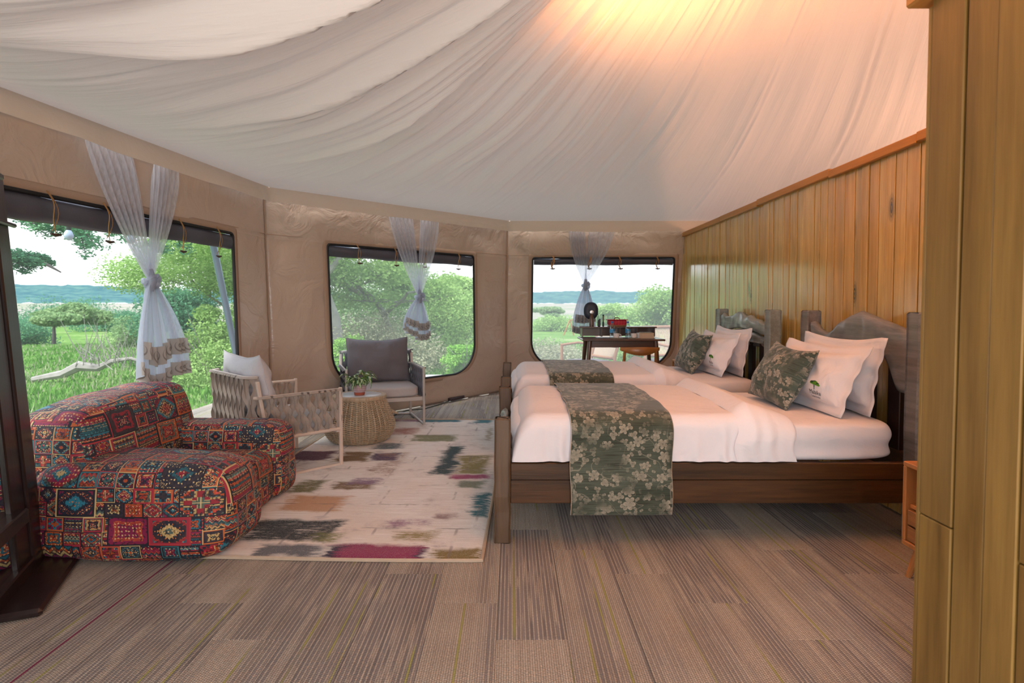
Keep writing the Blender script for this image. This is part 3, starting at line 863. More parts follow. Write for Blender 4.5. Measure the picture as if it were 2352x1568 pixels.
# rolled-up window covers with tan straps
def window_roll(w, a0, a1, zt, label, straps, hgt=.115, tilt=0.0):
    base = w.P((a0+a1)/2, zt, 0.02)
    t = thing('rolled_window_cover', label, 'window cover', tuple(base), 0, 'rolled window covers')
    inv = Vector(base)
    n = 40; S = 12; vs = []
    for i in range(n):
        f = i/(n-1); a = a0+.015+(a1-a0-.03)*f
        for k in range(S):
            ang = 2*PI*k/S
            r = 1+(float(n2(i*.35, k*.8, 4))-.5)*.35
            hz = (hgt/2)*(1-.25*f*tilt)
            zz = zt-.005-hz+math.cos(ang)*hz*r
            off = -.018+math.sin(ang)*.035*r+.0*f
            q = w.P(a, zz, off)-inv; vs.append(tuple(q))
    f = grid_faces(n, S); f2 = np.array([(i*S+S-1, (i+1)*S+S-1, (i+1)*S, i*S) for i in range(n-1)])
    obj('fabric_roll', me_from('fabric_roll', vs, np.vstack([f, f2]), M['roll'], True), t)
    for su, dl in straps:
        a = w.solve(su, proj(w.P((a0+a1)/2, zt))[1])[0]
        pts = []
        for k in range(14):
            q = k/13; pts.append(w.P(a+.012*math.sin(q*7)+q*dl*.3, zt+.02-q*(hgt+.07), .03+.025*math.sin(q*PI)+.01)-inv)
        pts2 = [w.P(a+.012+.02*math.sin(k/9*PI)-k/9*.02+dl*k/9*.3, zt+.02-k/9*(hgt+.055), .035+.03*math.sin(k/9*PI))-inv for k in range(10)]
        s = MB().tube(pts, .011, 4, flat=.22).tube(pts2, .010, 4, flat=.22)
        so = s.build('strap', M['strap'], t, False)
        e = pts[-1]
        MB().tube([e-w.t*.028, e+Vector((0, 0, -.006)), e+w.t*.03], [.006, .009, .006], 6).build('toggle', M['toggle'], so)
    return t
window_roll(WL, 1.05, aL1, z_top, 'dark grey rolled window cover over the large window behind the sofa', [(92, .12), (222, .1), (397, .08), (484, 0.02)], .15, .8)
window_roll(WD, a21, a22, z_top+.01, 'dark grey rolled window cover over the window behind the grey armchair', [(813, .1), (899, .08), (968, 0), (1046, 0)], .115)
window_roll(WF, a31, a32, z_top+.02, 'dark grey rolled window cover over the window behind the desk', [(1268, 0), (1352, 0), (1418, .1), (1504, .08)], .085)

# corner seams of the tent walls
for i in (1, 2):
    a = Vector((*TOP[i], RIM)); b = Vector((*BOT[i], 0))
    nn = (Vector((1.2, 3, 1.2))-a); nn.z = 0; nn.normalize()
    o = MB().tube([a.lerp(b, k/12)+nn*.008 for k in range(13)], .008, 5).build('trim_%d' % i, M['hemcloth'], None, True); struct(o)

# ------------------------------------------------------------------ ceiling liner: gathered cloth rising to a mast head
AX, AY = 1.7, 1.45
tabL = ([0, .2, .3, .41, .51, .63, .81, .92, 1.0], [4.1, 3.02, 2.62, 2.32, 2.17, 2.05, 2.045, 2.10, 2.2])
tabC = ([0, .2, .36, .55, .75, .9, 1.0], [4.1, 3.4, 2.87, 2.38, 2.20, 2.17, 2.2])
tabR = ([0, .2, .47, .65, .84, 1.0], [4.1, 3.72, 3.16, 2.80, 2.46, 2.2])
def smooth_tab(tab):
    x, y = tab; xs = np.linspace(0, 1, 400); ys = np.interp(xs, x, y)
    k = np.ones(41)/41; pad = np.pad(ys, 20, mode='reflect', reflect_type='odd'); ys2 = np.convolve(pad, k, 'valid')
    return xs, ys2
_tabs = [smooth_tab(t) for t in (tabL, tabC, tabR)]
def rim_point(phi, inset=0.07, z=False):
    P = offset_poly(TOP, -inset); d = Vector((math.cos(phi), math.sin(phi))); o = Vector((AX, AY)); best = None
    for i in range(8):
        a = Vector(P[i]); b = Vector(P[(i+1) % 8]); e = b-a
        den = d.x*e.y-d.y*e.x
        if abs(den) < 1e-9: continue
        k = ((a.x-o.x)*e.y-(a.y-o.y)*e.x)/den; m = ((a.x-o.x)*d.y-(a.y-o.y)*d.x)/den
        if k > 0 and -1e-6 <= m <= 1+1e-6 and (best is None or k < best): best = k
    return best
NP, NT = 1500, 120
phi = np.linspace(0, 2*PI, NP, endpoint=False)
R = np.array([rim_point(p) for p in phi])
# soften the outline a little where the cloth hangs between the posts
t = (np.linspace(0.0, 1.0, NT))
PH, TT = np.meshgrid(phi, t, indexing='ij')
deg = np.degrees(PH)
wC = np.interp(deg, [0, 40, 72, 116, 140, 156, 360], [0, 0, 0, 1, 0.55, 0, 0])
wR = np.interp(deg, [0, 40, 72, 116, 156, 320, 360], [1, 1, 1, 0, 0, 0, 1])
wL = 1-wC-wR
Z = sum(w*np.interp(TT, tb[0], tb[1]) for w, tb in zip((wL, wC, wR), _tabs))
# folds
sag = np.interp(deg, [0, 60, 85, 110, 140, 200, 300, 360], [.12, .12, .35, .80, 1.0, 1.0, .4, .12])
wander = (n2(TT*3.0, PH*1.5, 2)-.5)*0.10
def ridge(x, s): 
    a = n1(x, s); return 1-np.abs(2*a-1)
env = sstep(.02, .16, TT)*(1-sstep(.60, .90, TT))
env2 = sstep(.02, .3, TT)*(1-sstep(.45, .78, TT+(n1(PH*9, 8)-.5)*.3))
fold = (ridge((PH+wander)*7.5, 1)**1.5-.4)*0.11*env2+(n1((PH+wander*.9)*17, 4)-.5)*0.10*env2+(ridge((PH+wander*.8)*30, 6)**1.6-.35)*0.032*env+(n1((PH+wander*.7)*62, 7)-.5)*0.018*env
Z -= 1.5*fold*sag*(0.5+TT)
# seams between the sewn gores: narrow creases
for k, sd in enumerate(np.linspace(0, 360, 27, endpoint=False)+5.3):
    d = (deg-sd+np.degrees(wander)*.35+180) % 360-180
    w_m = np.radians(np.abs(d))*R[:, None]*np.maximum(TT, .05)
    Z += np.exp(-(w_m/.009)**2)*.016*sstep(.05, .2, TT)*(1-sstep(.93, 1.0, TT))
    Z -= np.exp(-((w_m-.03)/.02)**2)*.006*sstep(.05, .2, TT)*(1-sstep(.93, 1.0, TT))
X = AX+np.cos(PH)*R[:, None]*TT; Y = AY+np.sin(PH)*R[:, None]*TT
Z[:, -1] = RIM+.003
cv = np.stack([X, Y, Z], -1).reshape(-1, 3)
cuv = np.stack([PH/(2*PI)*6, TT], -1).reshape(-1, 2)
ceil = obj('ceiling', me_from('ceiling', cv, grid_faces(NP, NT, True), M['liner'], True, cuv))
struct(ceil, 'gathered cream fabric tent ceiling with radiating folds', 'tent ceiling')
# valance under the liner
Pv = offset_poly(TOP, -.07)
vv = []; npt = 0
pts = []
for i in (7, 0, 1, 2):
    a = Vector(Pv[i]); b = Vector(Pv[(i+1) % 8]); n = max(8, int((b-a).length/.06))
    for k in range(n): pts.append(a.lerp(b, k/n))
pts.append(Vector(Pv[3]))
for j, p in enumerate(pts):
    for k in range(6):
        q = k/5; wob = (float(n1(j*.23, 3))-.5)*.03*q+(float(n1(j*.9, 6))-.5)*.008*q
        t_ = (pts[min(j+1, len(pts)-1)]-pts[max(j-1, 0)]).normalized(); nn = Vector((t_.y, -t_.x))
        bul = math.sin(q*PI)*.012
        zz = RIM+.004-q*.133-q*(float(n1(j*.17, 12))-.5)*.016
        vv.append((p.x+nn.x*(wob+bul+.03*q), p.y+nn.y*(wob+bul+.03*q), zz))
val = obj('valance', me_from('valance', vv, grid_faces(len(pts), 6), M['valance'], True), ceil)
# ------------------------------------------------------------------ wooden walls
XW = 2.15
def plank_mesh(w, h, t=.02):
    return MB().box((0, 0, h/2), (t, w, h), .003).mesh('plank', M['plank'])
back = MB().box((XW+.035, 4.7, 1.02), (.02, 5.8, 2.03)).build('wall_right', M['wickerdark'])
struct(back, 'varnished pine plank wall behind the headboards', 'plank wall')
y = 1.86; k = 0
pm = {}
while y < 7.5:
    w_ = random.choice((.075, .085, .092, .098, .105, .112))
    if w_ not in pm: pm[w_] = plank_mesh(w_-random.choice((.005, .007, .010)), 2.03)
    o = obj('plank', pm[w_], back, (XW+.012+random.choice((0, .002, .004, .006, -.001)), y+w_/2, 0.01), (rad(random.uniform(-.12, .12)), 0, 0))
    y += w_; k += 1
for y0, y1, dz in ((1.85, 3.1, .006), (3.1, 3.95, .0), (3.95, 5.1, .012), (5.1, 6.0, .003), (6.0, 7.35, .0)):
    MB().box((XW-.012, (y0+y1)/2, 2.045+dz), (.035, y1-y0-.003, .052), .004).build('cap_rail', M['trimwood'], back)
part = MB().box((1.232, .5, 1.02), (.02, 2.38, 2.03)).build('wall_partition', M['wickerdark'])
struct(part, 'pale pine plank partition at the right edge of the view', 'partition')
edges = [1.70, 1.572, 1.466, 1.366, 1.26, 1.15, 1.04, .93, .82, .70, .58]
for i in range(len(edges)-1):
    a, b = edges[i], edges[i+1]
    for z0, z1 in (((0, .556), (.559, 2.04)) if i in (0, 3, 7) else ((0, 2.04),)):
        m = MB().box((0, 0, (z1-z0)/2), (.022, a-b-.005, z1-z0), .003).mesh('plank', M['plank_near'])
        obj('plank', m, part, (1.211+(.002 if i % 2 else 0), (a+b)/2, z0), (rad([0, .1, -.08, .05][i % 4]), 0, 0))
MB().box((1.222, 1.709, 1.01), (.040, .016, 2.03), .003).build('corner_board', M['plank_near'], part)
MB().box((1.205, 1.0, 2.065), (.085, 1.52, .045), .006).build('cap_rail', M['trimwood'], part)
# ------------------------------------------------------------------ floor
fl = MB().box((0, 3.4, -.025), (7.2, 10.0, .030)).build('floor', M['carpet'])
struct(fl, 'striped beige and grey loop carpet laid in planks', 'carpet floor')
Bv = [Vector(p) for p in offset_poly(TOP, .36)]
def inside(x, y):
    c = False
    for i in range(8):
        a, b = Bv[i], Bv[(i+1) % 8]
        if (a.y > y) != (b.y > y) and x < (b.x-a.x)*(y-a.y)/(b.y-a.y)+a.x: c = not c
    return c
tm = MB().box((.125, .5, -.005), (.2492, .9992, .010), .0012).mesh('carpet_tile', M['carpet'])
xk = -3.055
col_i = 0
while xk < 2.1:
    y0 = -1.0+(_T[col_i*13+5]*4).round()/4 if False else -1.0+((col_i*3) % 4)*.25
    while y0 < 8.0:
        if inside(xk+.125, min(y0+.9, 7.6)) and inside(xk+.125, y0+.2) and y0 > -.3:
            obj('carpet_tile', tm, fl, (xk, y0, 0))
        y0 += 1.0
    xk += .25; col_i += 1
MB().box((-1.552, 1.9, .0008), (.004, 2.8, .004)).build('seam_thread', M['purple'], fl)
dk = MB().box((1.9, 4.05, -.11), (10.1, 12.1, .14), .01).build('deck_slab', M['concrete']); struct(dk, 'pale concrete platform outside the tent', 'deck')
# ------------------------------------------------------------------ outdoors
GZ = -0.40
# rolling ground rising very slightly towards the hills
nr, na = 70, 160
rr = np.concatenate([[0.5], np.geomspace(3, 1500, nr-1)]); aa = np.linspace(0, 2*PI, na, endpoint=False)
A_, R_ = np.meshgrid(aa, rr, indexing='ij')
gx, gy = R_*np.cos(A_), R_*np.sin(A_)
gz = GZ+(n2(gx*.08, gy*.08, 5)-.5)*.5*sstep(9, 25, R_)+sstep(120, 900, R_)*4.2-sstep(10, 60, R_)*0.9
gr = obj('ground', me_from('ground', np.stack([gx, gy, gz], -1).reshape(-1, 3), grid_faces(na, nr, True), M['ground'], True)); struct(gr, 'green savanna plain running out to pale sand flats', 'ground')
def gheight(x, y):
    r = math.hypot(x, y)
    return GZ+(float(n2(x*.08, y*.08, 5))-.5)*.5*float(sstep(9, 25, r))+float(sstep(120, 900, r))*4.2-float(sstep(10, 60, r))*.9
# hills: wooded ridge
na, nr = 420, 26
aa = np.linspace(rad(25), rad(165), na); ff = np.linspace(0, 1, nr)
A_, F_ = np.meshgrid(aa, ff, indexing='ij')
ridgeh = 27+9*(n1(A_*5, 2)-.5)*2+5*(n1(A_*16, 3)-.5)+2.2*n1(A_*150, 5)+1.5*n1(A_*300, 7)
R_ = 900+F_*500
hz = 3.2+ridgeh*np.sin(np.clip(F_*1.25, 0, 1)*PI/2)+(n2(A_*240, F_*40, 4)-.5)*2.5-F_*0
hx, hy = R_*np.cos(A_), R_*np.sin(A_)
h = obj('hills', me_from('hills', np.stack([hx, hy, hz], -1).reshape(-1, 3), grid_faces(na, nr), M['hill'], True)); struct(h, 'long blue-green wooded ridge on the horizon', 'hills')

def leaf_cloud(centres, radii, counts, size, flat=0.6, seed=0):
    r = np.random.default_rng(seed); V_ = []
    for c, rd, n in zip(centres, radii, counts):
        d = r.normal(size=(n, 3)); d /= np.linalg.norm(d, axis=1)[:, None]
        q = d*(r.random((n, 1))**.45)*np.array(rd)
        V_.append(q+np.array(c))
    P = np.concatenate(V_); n = len(P)
    a = r.normal(size=(n, 3)); a /= np.linalg.norm(a, axis=1)[:, None]; a[:, 2] *= flat
    b = np.cross(a, r.normal(size=(n, 3))); b /= np.linalg.norm(b, axis=1)[:, None]
    s = size*(.6+.8*r.random((n, 1)))
    v = np.stack([P-a*s, P+b*s*.42, P+a*s, P-b*s*.42], 1).reshape(-1, 3)
    f = np.arange(n*4).reshape(-1, 4)
    return v, f
def branches(mb, base, height, spread, rseed, depth=3, r0=.12, lean=(0, 0), tips=None, kids=3, bend=.25, up=.6):
    r = random.Random(rseed)
    def go(p, d, L, rad_, lv):
        pts = [p]; q = p.copy(); dd = d.copy(); n = 5
        for i in range(n):
            dd = (dd+Vector((r.uniform(-bend, bend), r.uniform(-bend, bend), r.uniform(-bend*.5, bend*.5)))).normalized()
            q = q+dd*(L/n); pts.append(q.copy())
        mb.tube(pts, [rad_*(1-.55*i/n) for i in range(n+1)], 6 if lv > 1 else 4, cap=False)
        if lv == 0:
            tips.append(q); tips.append(pts[3]); return
        for k in range(kids+(1 if lv == depth else 0)):
            a = r.uniform(0, 2*PI)
            nd = (dd*up+Vector((math.cos(a)*spread, math.sin(a)*spread, r.uniform(-.1, .5)))).normalized()
            go(pts[r.choice((3, 4, 5))] if k else q, nd, L*r.uniform(.55, .8), rad_*.48, lv-1)
    go(Vector(base), Vector((lean[0], lean[1], 1)).normalized(), height*.42, r0, depth)
def tree(name, label, u, Y, h, crown_r, leafm='leafA', n=9000, size=.06, seed=0, spread=1.0, r0=.12, flat=.35, lean=(0, 0), barkm='bark', cat='tree', group='trees beyond the tent', depth=3, kids=3, clump=.5, up=.6, sink=0):
    x = (u-1176)/F*Y; z = gheight(x, Y)-.05-sink
    t = thing(name, label, cat, (x, Y, z), 0, group)
    mb = MB(); tips = []
    branches(mb, (0, 0, 0), h, spread, seed, depth, r0, lean, tips, kids, up=up)
    mb.build('trunk', M[barkm], t, True)
    T_ = np.array([tuple(q) for q in tips])
    # fit the tips to the wished crown
    ext = np.abs(T_[:, :2]-T_[:, :2].mean(0)).max()
    cs = [tuple(q) for q in tips]
    k = max(1, n//len(cs))
    v, f = leaf_cloud(cs, [(clump, clump, clump*flat)]*len(cs), [k]*len(cs), size, .6, seed)
    obj('crown', me_from('crown', v, f, M[leafm]), t)['kind'] = 'stuff'
    return t
def bush(name, label, u, Y, w, h, leafm='leafD', n=6000, size=.04, seed=0, group='bushes outside', z0=0.0, cat='bush', twigs=8, barkm='bark'):
    x = (u-1176)/F*Y; z = gheight(x, Y)-.03
    r = random.Random(seed); t = thing(name, label, cat, (x, Y, z), 0, group)
    mb = MB(); cs = []; rs = []
    for k in range(twigs):
        a = r.uniform(0, 2*PI); L = h*r.uniform(.6, 1.0); o = Vector((math.cos(a)*w*.5*r.uniform(.2, .9), math.sin(a)*w*.4, L))
        mb.tube([(0, 0, 0), tuple(o*.5+Vector((r.uniform(-.1, .1), 0, .05))), tuple(o)], [.02, .012, .004], 4, cap=False)
    m = 26
    for k in range(m):
        a = r.uniform(0, 2*PI); q = r.random()**.5; zz = r.random()**.8
        cs.append((math.cos(a)*w*.5*q*(1-zz*.45), math.sin(a)*w*.5*q*(1-zz*.45), z0+h*(.08+.85*zz))); s = r.uniform(.14, .28)*max(w, h)*.8
        rs.append((s, s, s*.7))
    mb.build('stems', M[barkm], t, True)
    v, f = leaf_cloud(cs, rs, [n//m]*m, size, .8, seed)
    obj('foliage', me_from('foliage', v, f, M[leafm]), t)['kind'] = 'stuff'
    return t
# through the left window
tree('umbrella_acacia', 'broad flat-topped acacia standing alone before the hills, left window', 122, 30, 3.4, 2, 'leafB', 34000, .10, 3, 2.0, .12, .35, (.1, 0), 'barkd', clump=.75, up=.25)
tree('feathery_acacia', 'tall pale green feathery tree filling the right side of the left window', 560, 13.5, 4.6, 2, 'leafA', 80000, .034, 8, .75, .10, .5, (.05, 0), 'bark', clump=.75)
bush('leafy_bush', 'light green bush at the foot of the feathery tree', 490, 12.0, 2.4, 1.6, 'leafA', 22000, .035, 5)
bush('dense_bush', 'dark green thicket beside the feathery tree in the left window', 420, 16.5, 2.6, 2.2, 'leafC', 26000, .05, 6)
bush('leafy_bush', 'low green bush left of the thicket in the left window', 330, 24, 3.0, 1.1, 'leafB', 12000, .05, 61)
bush('dense_bush', 'dark low scrub left of the flat-topped acacia', 45, 34, 4.0, 1.3, 'leafC', 9000, .07, 7)
bush('leafy_bush', 'scrub on the far plain behind the flat-topped acacia', 260, 55, 7.0, 1.6, 'leafC', 8000, .10, 9)
bush('leafy_bush', 'long low scrub below the ridge in the left window', 160, 70, 14.0, 2.2, 'leafC', 9000, .13, 19)
# branch hanging into the left window from above
def hanging_branch(label, p0, seed, L, n_tw):
    t = thing('acacia_branch', label, 'branch', tuple(p0), 0, 'acacia branches hanging over the left window')
    r = random.Random(seed); mb = MB(); cs = []
    for k in range(n_tw):
        a = Vector((r.uniform(0, 1.0)*L, r.uniform(-.3, .3), r.uniform(-.12, .12)*L+.1))
        d = Vector((r.uniform(.2, .8), r.uniform(-.2, .2), r.uniform(-.75, .15)))*L*.32
        pts = [a+d*(q/5)+Vector((0, 0, r.uniform(-.02, .02)*L)) for q in range(6)]
        mb.tube(pts, [.012*(1-q/6.5) for q in range(6)], 4, cap=False)
        for q in pts[1:]:
            e = q+Vector((r.uniform(-.12, .14), 0, r.uniform(-.14, .08)))*L*.3
            mb.tube([q, q.lerp(e, .5)+Vector((0, 0, .01)), e], [.006, .004, .002], 4, cap=False)
            cs += [tuple(q.lerp(e, .5)), tuple(e), tuple(q)]
    mb.tube([(-.8, 0, .25), (L*.3, 0, .1), (L*.8, 0, .02), (L*1.1, 0, -.05)], [.03, .022, .014, .006], 6)
    mb.build('twigs', M['barkd'], t, True)
    v, f = leaf_cloud(cs, [(.10, .05, .035)]*len(cs), [20]*len(cs), .018, .5, seed)
    obj('leaves', me_from('leaves', v, f, M['leafC']), t)['kind'] = 'stuff'
hanging_branch('long leafy acacia branch crossing the top of the left window', at_y(30, 505, 5.2), 4, 1.35, 34)
hanging_branch('small drooping acacia sprig against the sky beside the mirror', at_y(20, 612, 5.2), 9, .42, 12)
# dead wood on the grass
def fallen(label, u, v_, Y, seed):
    p = Vector(((u-1176)/F*Y, Y, 0)); p.z = gheight(p.x, p.y)
    t = thing('fallen_branch', label, 'branch', tuple(p), 0, 'dead wood lying in the grass')
    mb = MB(); mb.tube([(-1.1, 0, .05), (-.5, .05, .16), (-.1, 0, .34), (.3, 0, .30), (.6, 0, .44), (1.0, 0, .50), (1.35, 0, .38), (1.9, .1, .42)], [.06, .09, .11, .08, .05, .035, .03, .012], 7)
    mb.tube([(1.3, 0, .4), (1.38, 0, .2), (1.4, 0, 0)], [.03, .025, .02], 5)
    r = random.Random(seed)
    for k in range(46):
        a = Vector((r.uniform(-.2, 1.0), r.uniform(-.2, .3), r.uniform(.25, .5))); d = Vector((r.uniform(-.5, .4), r.uniform(-.2, .2), r.uniform(.25, 1.0)))
        mb.tube([a, a+d*.5+Vector((r.uniform(-.1, .1), 0, 0)), a+d*r.uniform(.8, 1.1)], [.012, .008, .003], 4, cap=False)
    mb.build('dead_wood', M['bark'], t, True)
fallen('grey fallen dead branch with bare twigs lying in the grass, left window', 190, 860, 12.3, 3)
# middle window
tree('grey_acacia', 'grey-barked acacia with a leaning trunk at the left of the middle window', 800, 13.0, 5.6, 2, 'leafA', 24000, .04, 21, 1.1, .17, .5, (-.12, 0), 'bark', clump=.62)
tree('twisted_acacia', 'twisted thorn tree in the centre of the middle window', 905, 15.0, 4.4, 2, 'leafA', 24000, .045, 23, 1.4, .15, .5, (-.25, 0), 'bark', clump=.65)
tree('round_acacia', 'round green acacia crown behind the knotted curtain of the middle window', 955, 22, 3.9, 2, 'leafA', 60000, .06, 33, 1.1, .14, .5, (.1, 0), 'barkd', clump=.7)
bush('dense_bush', 'pale green thicket filling the back of the middle window', 890, 24, 8.0, 2.6, 'leafB', 30000, .06, 31)
bush('leafy_bush', 'light green bushes at the right side of the middle window', 1060, 17, 3.2, 1.9, 'leafA', 26000, .045, 32)
bush('leafy_bush', 'fresh green small bush in the grass right of the middle window', 1075, 12.5, 1.2, .8, 'leafD', 9000, .03, 35)
bush('leafy_bush', 'small green bush at the foot of the leaning grey trunk', 800, 12.5, 1.3, .9, 'leafD', 8000, .03, 36)
bush('twiggy_bush', 'bare twiggy grey scrub below the trees of the middle window', 850, 14.0, 4.2, 1.1, 'dryg', 16000, .035, 37, twigs=50)
# right window
tree('flat_acacia', 'distant flat-topped acacia at the left of the far window', 1250, 62, 3.6, 2, 'leafB', 20000, .13, 41, 1.7, .12, .3, (0, 0), 'bark', clump=.8, up=.3)
bush('dense_bush', 'distant bushes beneath the flat-topped acacia in the far window', 1275, 56, 4.5, 1.1, 'leafA', 12000, .10, 42)
bush('leafy_bush', 'distant pale bush in the middle of the far window', 1402, 46, 4.0, 2.3, 'leafA', 14000, .09, 43)
bush('leafy_bush', 'low distant bushes right of the middle of the far window', 1470, 50, 5.0, 1.6, 'leafB', 9000, .09, 44)
bush('tall_bush', 'tall light green leafy bush at the right side of the far window', 1527, 13.5, 2.3, 2.0, 'leafA', 34000, .035, 45, twigs=16)
bush('tall_bush', 'bright green bush beside the rope chair in the far window', 1470, 14.5, 1.3, 1.4, 'leafD', 15000, .035, 46)
bush('twiggy_bush', 'pale twiggy scrub on the grass left of the desk in the far window', 1262, 16, 2.4, .55, 'dryg', 7000, .035, 47, twigs=26)
# wooden swing frame far out on the plain
def swing():
    Y = 46.0; t = thing('wooden_frame', 'small wooden A-frame standing on the plain in the far window', 'frame', (at_y(1305, 700, Y).x, Y, gheight(4.4, Y)), 0)
    for a, b in (((-.35, 0, 0), (.15, 0, 1.25)), ((.45, 0, 0), (.15, 0, 1.25))): MB().tube([a, b], .05, 6).build('leg', M['chairwood'], t)
    MB().tube([(.15, 0, 1.22), (.7, .2, 1.2)], .05, 6).build('crossbar', M['chairwood'], t)
swing()
# string light cable and bulbs outside the left window
p0 = WL.solve(10, 489); 
cb = thing('string_light_cable', 'thin dark string-light cable outside the left window', 'cable', tuple(at_y(-60, 486, 3.6)), 0)
o0 = Vector(cb.location)
q = [at_y(-60, 480, 3.6), at_y(25, 496, 3.85), at_y(157, 512, 4.3), at_y(250, 522, 4.6), at_y(300, 524, 4.8), at_y(420, 540, 5.4)]
MB().tube([p-o0 for p in q], .006, 5).build('cord', M['cable'], cb, True)
for p, lb in ((q[2], 'frosted bulb hanging alone against the sky in the left window'), (q[4], 'frosted bulb half hidden behind the curtain of the left window')):
    b = thing('light_bulb', lb, 'light bulb', tuple(p), 0, 'string lights outside the left window')
    MB().lathe([(.012, 0), (.016, -.01), (.016, -.05), (.013, -.052)], 12).build('bulb_socket', M['cable'], b, True)
    MB().lathe([(.012, -.05), (.022, -.062), (.031, -.085), (.031, -.10), (.022, -.118), (.008, -.126), (0, -.127)], 16, cap=False).build('bulb_glass', M['bulb'], b, True)
# grey guy pole leaning outside the left window
a = at_y(489, 558, 5.3); b = at_y(560, 900, 5.9)
gp = thing('tent_pole', 'grey steel pole leaning outside the left window', 'pole', tuple(b), 0)
MB().tube([(0, 0, 0), tuple(a-b)], .030, 12).build('tube', M['pole'], gp, True)
# grass: blades near the tent, joined
def grass(name, label, n, x0, x1, y0, y1, h, mat, seed, wid=.010):
    r = np.random.default_rng(seed)
    y = y0+(y1-y0)*r.random(n)**1.5; x = x0+(x1-x0)*r.random(n); x = x*y/y1 if False else x
    keep = (x < -3.4) | (y > 10.4); x, y = x[keep], y[keep]
    # clumps
    dens = n2(x*.9, y*.9, seed); kp = r.random(len(x)) < dens*1.5; x, y = x[kp], y[kp]; n = len(x)
    R0 = np.hypot(x, y)
    z = GZ+(n2(x*.08, y*.08, 5)-.5)*.5*sstep(9, 25, R0)-sstep(10, 60, R0)*.9
    hh = h*(.4+.8*r.random(n))*(.6+.8*n2(x*.7, y*.7, seed+3)); a = r.random(n)*2*PI; ln = hh*(.2+.5*r.random(n)); w = wid*(1+y/8)
    P = np.stack([x, y, z], -1); s = np.stack([-np.sin(a), np.cos(a), np.zeros(n)], -1)*w[:, None]; tip = P+np.stack([np.cos(a)*ln, np.sin(a)*ln, hh], -1)
    v = np.stack([P-s, P+s, tip], 1).reshape(-1, 3)
    o = obj(name, me_from(name, v, np.arange(len(v)).reshape(-1, 3), M[mat])); tag(o, label, 'grass', None, 'stuff')
grass('grass', 'fresh green grass growing outside the windows', 230000, -26, 8, 3.5, 30, .10, 'grassb', 2)
grass('dry_grass', 'pale dry grass stems among the green outside', 20000, -24, 8, 8, 26, .15, 'dryg', 3, .006)
# ------------------------------------------------------------------ rug
rug = thing('area_rug', 'cream patchwork area rug with dark, plum and teal blotches', 'rug', (RUG_AT[0], RUG_AT[1], 0), RUG_AT[2])
RW, RL = 1.60, 3.25
nx_, ny_ = 60, 86; vs = []
for i in range(nx_):
    for j in range(ny_):
        x = -RW*i/(nx_-1); y = RL*j/(ny_-1); e = min(i, nx_-1-i, j, ny_-1-j)
        vs.append((x, y+(.008*math.sin(x*3.1) if j == 0 else 0), (.004 if e == 0 else .013)+(float(n2(x*4, y*4, 2))-.5)*.002))
obj('pile', me_from('pile', vs, grid_faces(nx_, ny_), M['rug'], True), rug)
loop = [(-RW*k/40, .008*math.sin(-RW*k/40*3.1), .008) for k in range(41)]+[(-RW, RL*k/40, .008) for k in range(1, 41)]+[(-RW*(1-k/40), RL, .008) for k in range(1, 41)]+[(0, RL*(1-k/40), .008) for k in range(1, 40)]
MB().tube(loop, .009, 6, closed=True).build('binding', M['rugedge'], rug, True)

# ------------------------------------------------------------------ sofa
def blob(s, n_exp=4.5, res=26, deform=None, c=(0, 0, 0)):
    vs = []; fs = []; ax = np.linspace(-1, 1, res)
    for f in range(6):
        a, sgn = f//2, 1 if f % 2 else -1
        base = len(vs)
        for i in ax:
            for j in ax:
                q = [0, 0, 0]; q[a] = sgn; q[(a+1) % 3] = math.sin(i*PI/2*.98)/math.sin(PI/2*.98); q[(a+2) % 3] = math.sin(j*PI/2*.98)/math.sin(PI/2*.98)
                vs.append(q)
        for i in range(res-1):
            for j in range(res-1):
                q4 = (base+i*res+j, base+(i+1)*res+j, base+(i+1)*res+j+1, base+i*res+j+1)
                fs.append(q4 if sgn > 0 else q4[::-1])
    v = np.array(vs, dtype=float)
    nrm = (np.abs(v)**n_exp).sum(1)**(1/n_exp); v = v/nrm[:, None]
    v = v*np.array(s)/2
    if deform: v = deform(v)
    return v+np.array(c), fs
def blob_obj(name, s, mat, parent, c, n_exp=4.5, res=26, deform=None, rot=(0, 0, 0), seamless=True):
    v, f = blob(s, n_exp, res, deform)
    me = me_from(name, v, f, mat, True)
    bm = bmesh.new(); bm.from_mesh(me); bmesh.ops.remove_doubles(bm, verts=bm.verts, dist=1e-4)
    bm.to_mesh(me); bm.free(); me.polygons.foreach_set('use_smooth', np.ones(len(me.polygons), dtype=bool))
    return obj(name, me, parent, c, rot)
def lumps(amp, fr, seed):
    def d(v):
        k = (n2(v[:, 0]*fr+v[:, 2]*fr*.7, v[:, 1]*fr-v[:, 2]*fr*.5, seed)-.5)*2*amp
        r = np.linalg.norm(v, axis=1); return v*(1+k/np.maximum(r, .05))[:, None]
    return d
sofa = thing('sofa', 'low rounded two-seat sofa in red, teal and black kilim patchwork fabric', 'sofa', (-1.78, 3.10, 0))
def arm_d(v):
    z = v[:, 2]/.26                                   # bulges at the bottom front, narrower on top
    v[:, 0] *= 1.0+.05*(-z)-.04*z*z
    v[:, 1] *= 1.0-.10*z
    return lumps(.010, 5, 3)(v)
blob_obj('armrest', (.97, .44, .455), M['kilim'], sofa, (.025, -.315, .225), 4.6, 34, arm_d)
def arm_d2(v):
    z = v[:, 2]/.26; v[:, 1] *= 1.0-.12*z
    return lumps(.008, 5, 5)(v)
blob_obj('armrest', (.84, .27, .475), M['kilim'], sofa, (.01, .425, .237), 6.0, 30, arm_d2)
def seat_d(v):
    v[:, 2] += .012*np.cos(v[:, 1]*4)*(v[:, 2] > 0)
    return lumps(.010, 4, 7)(v)
